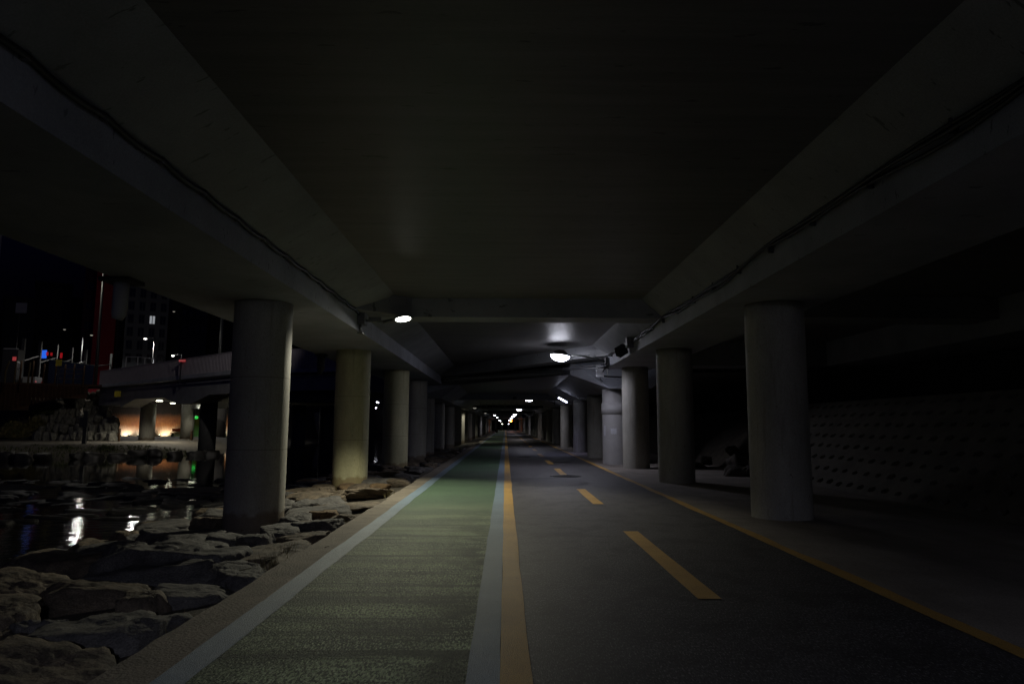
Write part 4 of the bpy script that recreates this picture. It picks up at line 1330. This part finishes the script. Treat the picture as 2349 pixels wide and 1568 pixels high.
# bench, bollards
p = U(408, 1000, 79)
t = empty('bench', (p.x, 79, 0), 'small dark orange bench in front of the slope wall', 'bench')
MB().box(-0.8, 0.8, -0.22, 0.22, 0.42, 0.48).build('seat', M['redpaint'], t)
MB().box(-0.8, 0.8, 0.22, 0.28, 0.6, 0.95).build('backrest', M['redpaint'], t)
for sx in (-0.65, 0.65):
    MB().box(sx - 0.04, sx + 0.04, -0.2, 0.24, 0, 0.42).build('leg', M['dark_steel'], t)
BL = [(273, 59.5, 1.05, 'dark bollard standing out against the lit slope wall'), (94, 63, 1.0, 'dark bollard in front of the pale rock at left'), (439, 64, 0.85, 'short bollard right of the second lit column')]
for px, d, h_, lab in BL:
    p = U(px, 1005, d)
    t = empty('bollard', (p.x, d, 0), lab, 'bollard', 'bollards along the far bank path')
    MB().lathe([(0, -0.1), (0.10, -0.1), (0.10, h_ * 0.86), (0.11, h_ * 0.88), (0.11, h_ * 0.96), (0.07, h_), (0, h_)], 16).build('post', M['timber'], t)
    MB().lathe([(0.104, h_ * 0.72), (0.112, h_ * 0.72), (0.112, h_ * 0.78), (0.104, h_ * 0.78)], 16).build('band', M['dark_steel'], t)
# tall dark signpost
p = U(193, 1015, 51.5)
t = empty('sign_post', (p.x, 51.5, -0.1), 'tall black post with a box sign on the far bank path', 'sign')
MB().box(-0.13, 0.13, -0.08, 0.08, 0, 2.5).build('post', M['dark_steel'], t)
MB().box(-0.38, 0.20, -0.16, -0.085, 1.3, 2.05).build('sign_box', M['dark_steel'], t, 0.02)
# rope line between bollards
pA, pB = U(103, 990, 63), U(143, 1003, 64)
tag(MB().tube([(pA.x - .2, 63, 0.85), ((pA.x + pB.x) / 2, 63.5, 0.45), (pB.x, 64, 0.12)], 0.03, 6).build('rope', M['rope']), 'slack rope hanging from the left bollard', 'rope')
# orange framed board
p = U(60, 1007, 69)
t = empty('work_board', (p.x, 67.5, 0), 'folding board with orange frame and white sheet on the far path', 'sign')
for sx in (-0.32, 0.32):
    MB().bar((sx, 0, 0), (sx, 0.12, 1.15), 0.06).build('leg', M['redpaint'], t)
    MB().bar((sx + 0.45, 0.7, 0), (sx + 0.1, 0.16, 1.1), 0.05).build('leg', M['redpaint'], t)
MB().box(-0.29, 0.29, 0.03, 0.06, 0.25, 1.12).build('sheet', M['whiteboard'], t)
MB().bar((-0.32, 0.11, 1.12), (0.32, 0.11, 1.12), 0.05).bar((-0.32, 0.08, 0.85), (0.32, 0.08, 0.85), 0.04).build('rail', M['redpaint'], t)

# ------------------------------------------------------------------ timber walkway, hoarding, road above
TZ = 4.98
a_, b_ = U(-60, 885, 58), U(200, 885, 62)
wk = empty('timber_walkway', (0, 0, 0), 'reddish timber walkway with boarded side along the top of the far bank', 'walkway')
MB().plan([(-47, 56.5), (-36.6, 62.3), (-36.6, 66), (-47, 67)], TZ - 0.2, TZ - 0.02).build('deck', M['deckwood'], wk)
mb = MB()
for k in range(26):
    t0 = k / 26; x = -44.5 + 6.8 * t0; y = 57.9 + t0 * 3.8
    mb.box(x, x + 0.245, y, y + 0.05, TZ - 2.9 + t0 * 2.1, TZ - 0.2)
mb.plan([(-46.5, 56.9), (-37.6, 61.8), (-37.6, 61.85), (-46.5, 56.95)], TZ - 1.3, TZ - 0.2)
mb.plan([(-46.5, 56.9), (-41.3, 59.76), (-41.3, 59.8), (-46.5, 56.95)], TZ - 2.4, TZ - 1.3)
mb.build('side_boarding', M['deckwood'], wk)
GP = 'posts of the timber walkway railing'
posts = [(10, 876, 56.0, 1.55, 'leaning olive railing post at the left edge'), (32, 876, 56.6, 1.6, 'olive railing post, second from the left edge'), (64, 877, 57.5, 1.55, 'olive railing post, third from the left edge'),
         (45, 870, 61, 2.0, 'dark railing post behind the two olive ones'), (73, 872, 61, 2.0, 'dark railing post in front of the white van'), (98, 876, 60.5, 1.7, 'dark railing post left of the yellow sign'),
         (126, 870, 61, 2.2, 'thick railing post below the yellow sign'), (147, 866, 61.5, 1.75, 'railing post in front of the blue hoarding, left'), (168, 867, 61.5, 1.75, 'railing post in front of the blue hoarding, middle'), (191, 868, 61.5, 1.65, 'railing post in front of the blue hoarding, right')]
pp = []
for i, (px, py, d, h_, lab) in enumerate(posts):
    p = U(px, py, d)
    o = tag(MB().tube([(0, 0, -0.3), (0.02, 0, h_ * 0.5), (0.05 if i else 0.25, 0, h_)], [0.075, 0.07, 0.065], 8).build('railing_post', M['rope'] if i < 3 else M['timber']), lab, 'post', GP)
    o.location = (p.x, d, TZ)
    pp.append((p.x, d, h_))
for z_ in (0.5, 0.95, 1.35):
    mb = MB()
    for s0 in (6, 7, 8):
        a1, b1 = pp[s0], pp[s0 + 1]
        m_ = ((a1[0] + b1[0]) / 2, (a1[1] + b1[1]) / 2)
        mb.tube([(a1[0], a1[1] - .06, TZ + z_), (m_[0], m_[1] - .06, TZ + z_ - 0.05), (b1[0], b1[1] - .06, TZ + z_)], 0.022, 5)
    tag(mb.build('railing_rope', M['timber']), 'rope line of the walkway railing, %s' % {0.5: 'lowest', 0.95: 'middle', 1.35: 'topmost'}[z_], 'rope', 'ropes of the walkway railing')
p = U(127, 832, 60.6)
t = empty('yellow_sign', (p.x + 0.3, 60.6, p.z - 0.25), 'square yellow sign on a post before the blue hoarding', 'sign')
MB().box(-0.26, 0.26, -0.02, 0.02, 0, 0.52).build('plate', M['yellowsign'], t)
MB().bar((0, 0.05, -1.9), (0, 0.05, 0.3), 0.06).build('post', M['steel'], t)
p = U(40, 838, 60.9)
tag(MB().lathe([(0, -0.35), (0.12, -0.32), (0.2, -0.1), (0.17, 0.1), (0.22, 0.2), (0.12, 0.36), (0, 0.38)], 14).build('plastic_bag', M['white_plastic']), 'pale plastic bag tied on top of a railing post', 'bag').location = p
# hoarding
a_, b_ = U(108, 882, 66), U(212, 884, 69)
hd = empty('hoarding', (a_.x, 66, 5.0), 'blue sheet hoarding fence behind the timber railing', 'fence')
mb = MB(); n_ = 36
for k in range(n_):
    t0, t1 = k / n_, (k + 0.8) / n_
    w_ = b_.x - a_.x
    mb.bar((w_ * (t0 + t1) / 2, 3 * (t0 + t1) / 2, 0.0), (w_ * (t0 + t1) / 2, 3 * (t0 + t1) / 2, 2.55 - 0.3 * t0), 0.10, 0.03)
mb.bar((0, 0.05, 1.25), (b_.x - a_.x, 3.05, 1.25), 2.35, 0.02) if False else None
mb.plan([(0, 0.02), (b_.x - a_.x, 3.02), (b_.x - a_.x, 3.05), (0, 0.05)], -0.05, 2.3)
mb.build('panel', M['bluepanel'], hd)
MB().bar((0, 0, 2.58), (b_.x - a_.x, 3, 2.3), 0.06).build('top_rail', M['steel'], hd)

# street pole, head hidden above the soffit
p = U(218, 882, 64)
t = empty('street_lamp', (p.x, 64, 5.0), 'tall slim grey street lamp pole rising out of sight above the soffit', 'street lamp')
top = 12.0
MB().tube([(0, 0, -0.2), (0, 0, 4), (0, 0, top)], [0.16, 0.13, 0.09], 12).build('pole', M['cabinet'], t)
MB().tube([(0, 0, top - 0.2), (-1.0, -0.3, top + 0.3), (-2.2, -0.6, top + 0.4)], 0.05, 8).build('arm', M['steel'], t)
MB().box(-3.0, -2.2, -0.8, -0.45, top + 0.34, top + 0.5).build('housing', M['dome'], t)
MB().box(-2.95, -2.25, -0.78, -0.48, top + 0.27, top + 0.335).build('lens', M['lens_flood'], t)
spot(t, (-2.6, -0.63, top + 0.2), 700, (1, 0.95, 0.8), 160, 0.5, 0.2)
p = U(504, 830, 70)
tag(MB().tube([(0, 0, -0.2), (0, 0, 9)], [0.2, 0.15], 12).build('utility_pole', M['steel']), 'thick grey pole behind the ribbed parapet near the left column', 'pole').location = (p.x, 70, 5.0)

def street_lamp(px, py, d, label, lens, power, side=1, colr=(1, 0.97, 0.88)):
    p = U(px, py, d)
    t = empty('street_lamp', (p.x + side * 1.2, d, 5.0), label, 'street lamp', 'lit street lamps on the upper road')
    h_ = p.z - 5.0
    MB().tube([(0, 0, -0.2), (0, 0, h_ + 0.2)], [0.10, 0.06], 8).build('pole', M['dark_steel'], t)
    MB().tube([(0, 0, h_ + 0.1), (-side * 1.0, 0, h_ + 0.12)], 0.04, 6).build('arm', M['dark_steel'], t)
    MB().lathe([(0, 0.12), (0.2, 0.08), (0.27, 0), (0.0, 0)], 14, (-side * 1.2, 0, h_)).build('housing', M['dark_steel'], t)
    MB().lathe([(0.2, -0.004), (0.16, -0.1), (0.0, -0.15)], 14, (-side * 1.2, 0, h_)).build('lens', M[lens], t)
    if power: spot(t, (-side * 1.2, 0, h_ - 0.25), power, colr, 172, 0.3, 0.2)
    return t
street_lamp(333.5, 776, 91, 'brightest street lamp, in front of the grey apartment block', 'lens_street', 3000, 1)
street_lamp(396.5, 815, 94, 'bright street lamp low above the ribbed parapet', 'lens_street', 2500, 1, (0.9, 0.93, 1))
street_lamp(210, 768, 96, 'dim street lamp left of the tall slim pole', 'lens_dim', 1800, -1)
street_lamp(148, 755, 110, 'faint distant street lamp left of the dim one', 'lens_dim', 0, 1)
street_lamp(399, 714, 120, 'small bluish lamp at the corner of the apartment block', 'led_blue_white' if False else 'lens_dim', 0, 1)
t = empty('street_lamp', (-7.27, 30, ZS1 + 1.3), 'added unseen lamp mast on the parapet of the elevated road, lighting the ramp bridge', 'street lamp')  # mast added out of view to light the ramp fascia and far bank
MB().tube([(0, 0, -0.2), (0, 0, 7.5), (-0.6, 0.2, 8.1), (-1.4, 0.5, 8.3)], [0.1, 0.08, 0.06, 0.05], 8).build('pole', M['steel'], t)
MB().box(-2.1, -1.4, 0.35, 0.65, 8.25, 8.42).build('housing', M['dome'], t)
MB().box(-2.05, -1.45, 0.38, 0.62, 8.19, 8.245).build('lens', M['lens_street'], t)
_q = Vector((-26, 28, -9.5)).to_track_quat('-Z', 'Y').to_euler()
spot(t, (-1.75, 0.5, 8.1), 3300, (1, 0.93, 0.82), 60, 0.6, 0.2, _q)
# road sign on a thin post
p = U(49, 706, 80)
t = empty('road_sign', (p.x, 80, 5.0), 'dim rectangular sign on a thin post at the far left', 'sign')
MB().box(-0.65, 0.65, -0.03, 0.03, p.z - 5.6, p.z - 4.4).build('plate', M['palewall'], t)
MB().bar((-0.2, 0.06, -0.1), (-0.2, 0.06, p.z - 4.8), 0.08).build('post', M['cabinet'], t)
# noise barrier
nb = empty('noise_barrier', (0, 0, 0), 'row of grey barrier posts with a low rail along the upper road', 'fence')
lst = [(51, 776, 868, 72), (90, 783, 868, 77), (128, 790, 868, 82), (163, 796, 868, 87), (196, 801, 870, 92), (256, 811, 866, 102)]
prev = None
for (px, y0, y1, d) in lst:
    a1, b1 = U(px, y0, d), U(px - 4, y1, d)
    MB().bar((b1.x, d, 4.9), (b1.x + 0.02, d, a1.z), 0.32, 0.2).build('post', M['cabinet'], nb)
    if prev: MB().bar((prev[0], prev[1], prev[2] - 2.4), (b1.x, d, a1.z - 1.6), 0.12, 0.12).build('rail', M['cabinet'], nb)
    prev = (b1.x, d, a1.z)
gb = empty('glass_barrier', (0, 0, 0), 'lit metal framed clear barrier panels above the ramp parapet', 'fence')
g = [U(289, 818, 80), U(316, 818, 79), U(332, 820, 78.5), U(354, 823, 78)]
h_ = [U(289, 843, 80).z, U(316, 844, 79).z, U(332, 846, 78.5).z, U(354, 846, 78).z]
for k in range(4):
    MB().bar((g[k].x, g[k].y, 4.9), (g[k].x + 0.05, g[k].y, g[k].z), 0.10, 0.10).build('post', M['palewall'], gb)
for k in range(3):
    MB().bar(g[k], g[k + 1], 0.07).build('rail', M['palewall'], gb)
    MB().bar((g[k].x, g[k].y, h_[k]), (g[k + 1].x, g[k + 1].y, h_[k + 1]), 0.10).build('rail', M['palewall'], gb)
# vehicles
p = U(72, 845, 72)
van = empty('pickup_truck', (p.x - 0.2, 72, 5.0), 'small white truck parked behind the railing at far left', 'truck', None, 0.15)
MB().prism([(-1.25, 0.55), (1.05, 0.55), (1.05, 1.25), (-1.25, 1.25)], -0.8, 0.8).build('cargo_bed', M['whitepaint'], van, 0.03)
bd = MB().prism([(-2.55, 0.5), (-1.3, 0.5), (-1.3, 1.95), (-2.1, 1.95), (-2.5, 1.35)], -0.8, 0.8).build('cab', M['whitepaint'], van, 0.04)
MB().prism([(-2.38, 1.35), (-1.5, 1.35), (-1.5, 1.8), (-2.1, 1.8)], -0.82, -0.80).build('window', M['glass'], bd)
for x_ in (-1.9, 0.5):
    for s_ in (-1, 1):
        wl = MB().lathe([(0, -0.1), (0.2, -0.1), (0.33, -0.09), (0.33, 0.09), (0.2, 0.1), (0, 0.1)], 20, (x_, s_ * 0.75, 0.33), Matrix.Rotation(R(90), 3, 'X')).build('wheel', M['rubber'], van)
for s_ in (-0.6, 0.6):
    MB().box(1.055, 1.075, s_ - 0.12, s_ + 0.12, 0.7, 0.85).build('tail_light', M['led_red'], van)
van.rotation_euler = (0, 0, 0.1)
p = U(30, 840, 70)
ks = empty('roadside_cabinet', (p.x, 70, 5.0), 'grey roadside cabinet with a glowing patch in place of a red reflection at the far left edge', 'cabinet')
MB().box(-0.8, 0.75, -0.5, 0.5, 0, 3.9).build('body', M['cabinet'], ks, 0.05)
MB().box(-0.75, 0.70, -0.56, -0.4, 3.92, 4.02).build('cap', M['palewall'], ks)
MB().box(0.25, 0.62, -0.54, -0.505, 2.75, 3.15).build('red_reflection', M['led_red'], ks)  # emissive patch stands in for a red reflection
# lit shop / signal lights
p = U(101, 812, 118)
t = empty('shop_sign', p, 'bright blue lit sign beyond the upper road', 'sign')
MB().box(-0.4, 0.4, -0.1, 0.1, -0.7, 0.7).build('panel', M['led_blue'], t)
MB().bar((0, 0.2, -0.9), (0, 0.2, -9), 0.2).build('post', M['dark_steel'], t)
for i, (px, py, w_, hh) in enumerate(((108.5, 811, 0.28, 0.6), (118, 812, 0.24, 0.5), (140.5, 815, 0.28, 0.9))):
    p = U(px, py, 116)
    t = empty('signal_light', p, ['dim red light touching the blue lit sign', 'short red light right of the blue lit sign', 'red light above the yellow sign'][i], 'signal light', 'red lights on the upper road')
    MB().box(-w_ / 2, w_ / 2, -0.1, 0.1, -hh / 2, hh / 2).build('lens', M['led_red'], t)
    MB().bar((0, 0.15, hh / 2), (0, 0.15, -9), 0.12).build('post', M['dark_steel'], t)

# ------------------------------------------------------------------ buildings
def building(name, px0, px1, pyt, d, depth, wall, label, rows=0, cols=0, lit=(), wm='glass', rz=0.0, wpy0=None, wpy1=None):
    a1, b1 = U(px0, pyt, d), U(px1, pyt, d)
    t = empty(name, ((a1.x + b1.x) / 2, d, 4.9), label, 'building')
    th = math.atan2((a1.x + b1.x) / 2, d)
    t.rotation_euler = (0, 0, -th)
    w_ = (b1.x - a1.x) * math.cos(th); h_ = a1.z - 4.9
    MB().box(-w_ / 2, w_ / 2, 0, depth, 0, h_).build('wall', M[wall], t)
    MB().box(-w_ / 2 - 0.3, w_ / 2 + 0.3, -0.3, depth + 0.3, h_, h_ + 0.8).build('roof', M[wall], t)
    if rows:
        for r_ in range(rows):
            for c_ in range(cols):
                cx = -w_ / 2 + w_ * (c_ + 0.5) / cols
                cz = 2.2 + (h_ - 4) * (r_ + 0.3) / rows
                ww = w_ / cols * 0.27
                f = MB().box(cx - ww, cx + ww, -0.12, -0.003, cz - 0.75, cz + 0.75).build('window', M['blackwall'], t)
                f2 = MB().box(cx - ww * 0.9, cx - 0.05, -0.15, -0.123, cz - 0.65, cz + 0.65).box(cx + 0.05, cx + ww * 0.9, -0.15, -0.123, cz - 0.65, cz + 0.65).build('pane', M['lit_window'] if (r_, c_) in lit else M[wm], f)
    return t
building('tower_building', -60, 12, 470, 100, 20, 'palewall', 'pale tower block cut off by the left edge of the photo', 6, 1)
building('office_building', 84, 166, 655, 170, 25, 'blackwall', 'black flat roofed office block against the navy sky', 0, 0)
building('office_building', 12, 84, 690, 150, 25, 'blackwall', 'black low block behind the dim road sign', 0, 0)
building('office_building', 164, 203, 690, 185, 20, 'blackwall', 'low black block left of the plum building', 0, 0)
building('apartment_block', 202, 231, 560, 125, 20, 'purplewall', 'plum coloured block beside the crimson one', 7, 1)
building('apartment_block', 231, 281, 540, 118, 20, 'redwall', 'crimson block behind the tall slim street lamp', 0, 0)
building('apartment_block', 283, 297, 560, 122, 20, 'navywall', 'narrow navy block between crimson and grey blocks', 8, 1)
building('apartment_block', 298, 395, 600, 112, 18, 'aptwall', 'grey apartment block with rows of windows and one lit window', 9, 4, {(5, 2)})
building('apartment_block', 401, 420, 640, 140, 20, 'blackwall', 'dark gable of the navy blocks', 0, 0)
building('apartment_block', 421, 482, 640, 150, 20, 'navywall', 'wide navy apartment block above the ribbed parapet', 7, 4)
building('apartment_block', 486, 640, 690, 170, 20, 'blackwall', 'black apartment block seen beside the left column', 0, 0)
# red accent strip on grey block is part of it
# distant small lights behind the left columns
for i, (px, py, d, w_, h2, k, lab) in enumerate(((772, 959, 150, 1.1, 2.6, 'orange_window', 'warm lit shop window just left of the second left column'),
                                                (866, 960, 170, 1.0, 1.0, 'orange_window', 'warm lit window between the second and third left columns'))):
    p = U(px, py, d)
    t = empty('shop_building', (p.x, d, 0.0), lab, 'building')
    MB().box(-4, 4, 0.0, 6, -0.5, 8).build('wall', M['blackwall'], t)
    MB().box(-w_, w_, -0.1, -0.003, p.z - h2, p.z + h2).build('window', M[k], t)
for i, (px, py) in enumerate(((864.5, 922), (867.5, 923), (862.5, 935))):
    p = U(px, py, 160)
    t = empty('far_lamp', p, ['tiny white lamp between left columns, upper left', 'tiny white lamp between left columns, upper right', 'tiny white lamp between left columns, lower'][i], 'lamp', 'tiny lamps between the left columns')
    MB().lathe([(0, -0.16), (0.14, -0.08), (0.14, 0.08), (0, 0.16)], 10).build('lens', M['lens_far'], t)
    MB().bar((0, 0.1, -0.1), (0, 0.1, -p.z), 0.1).build('post', M['dark_steel'], t)
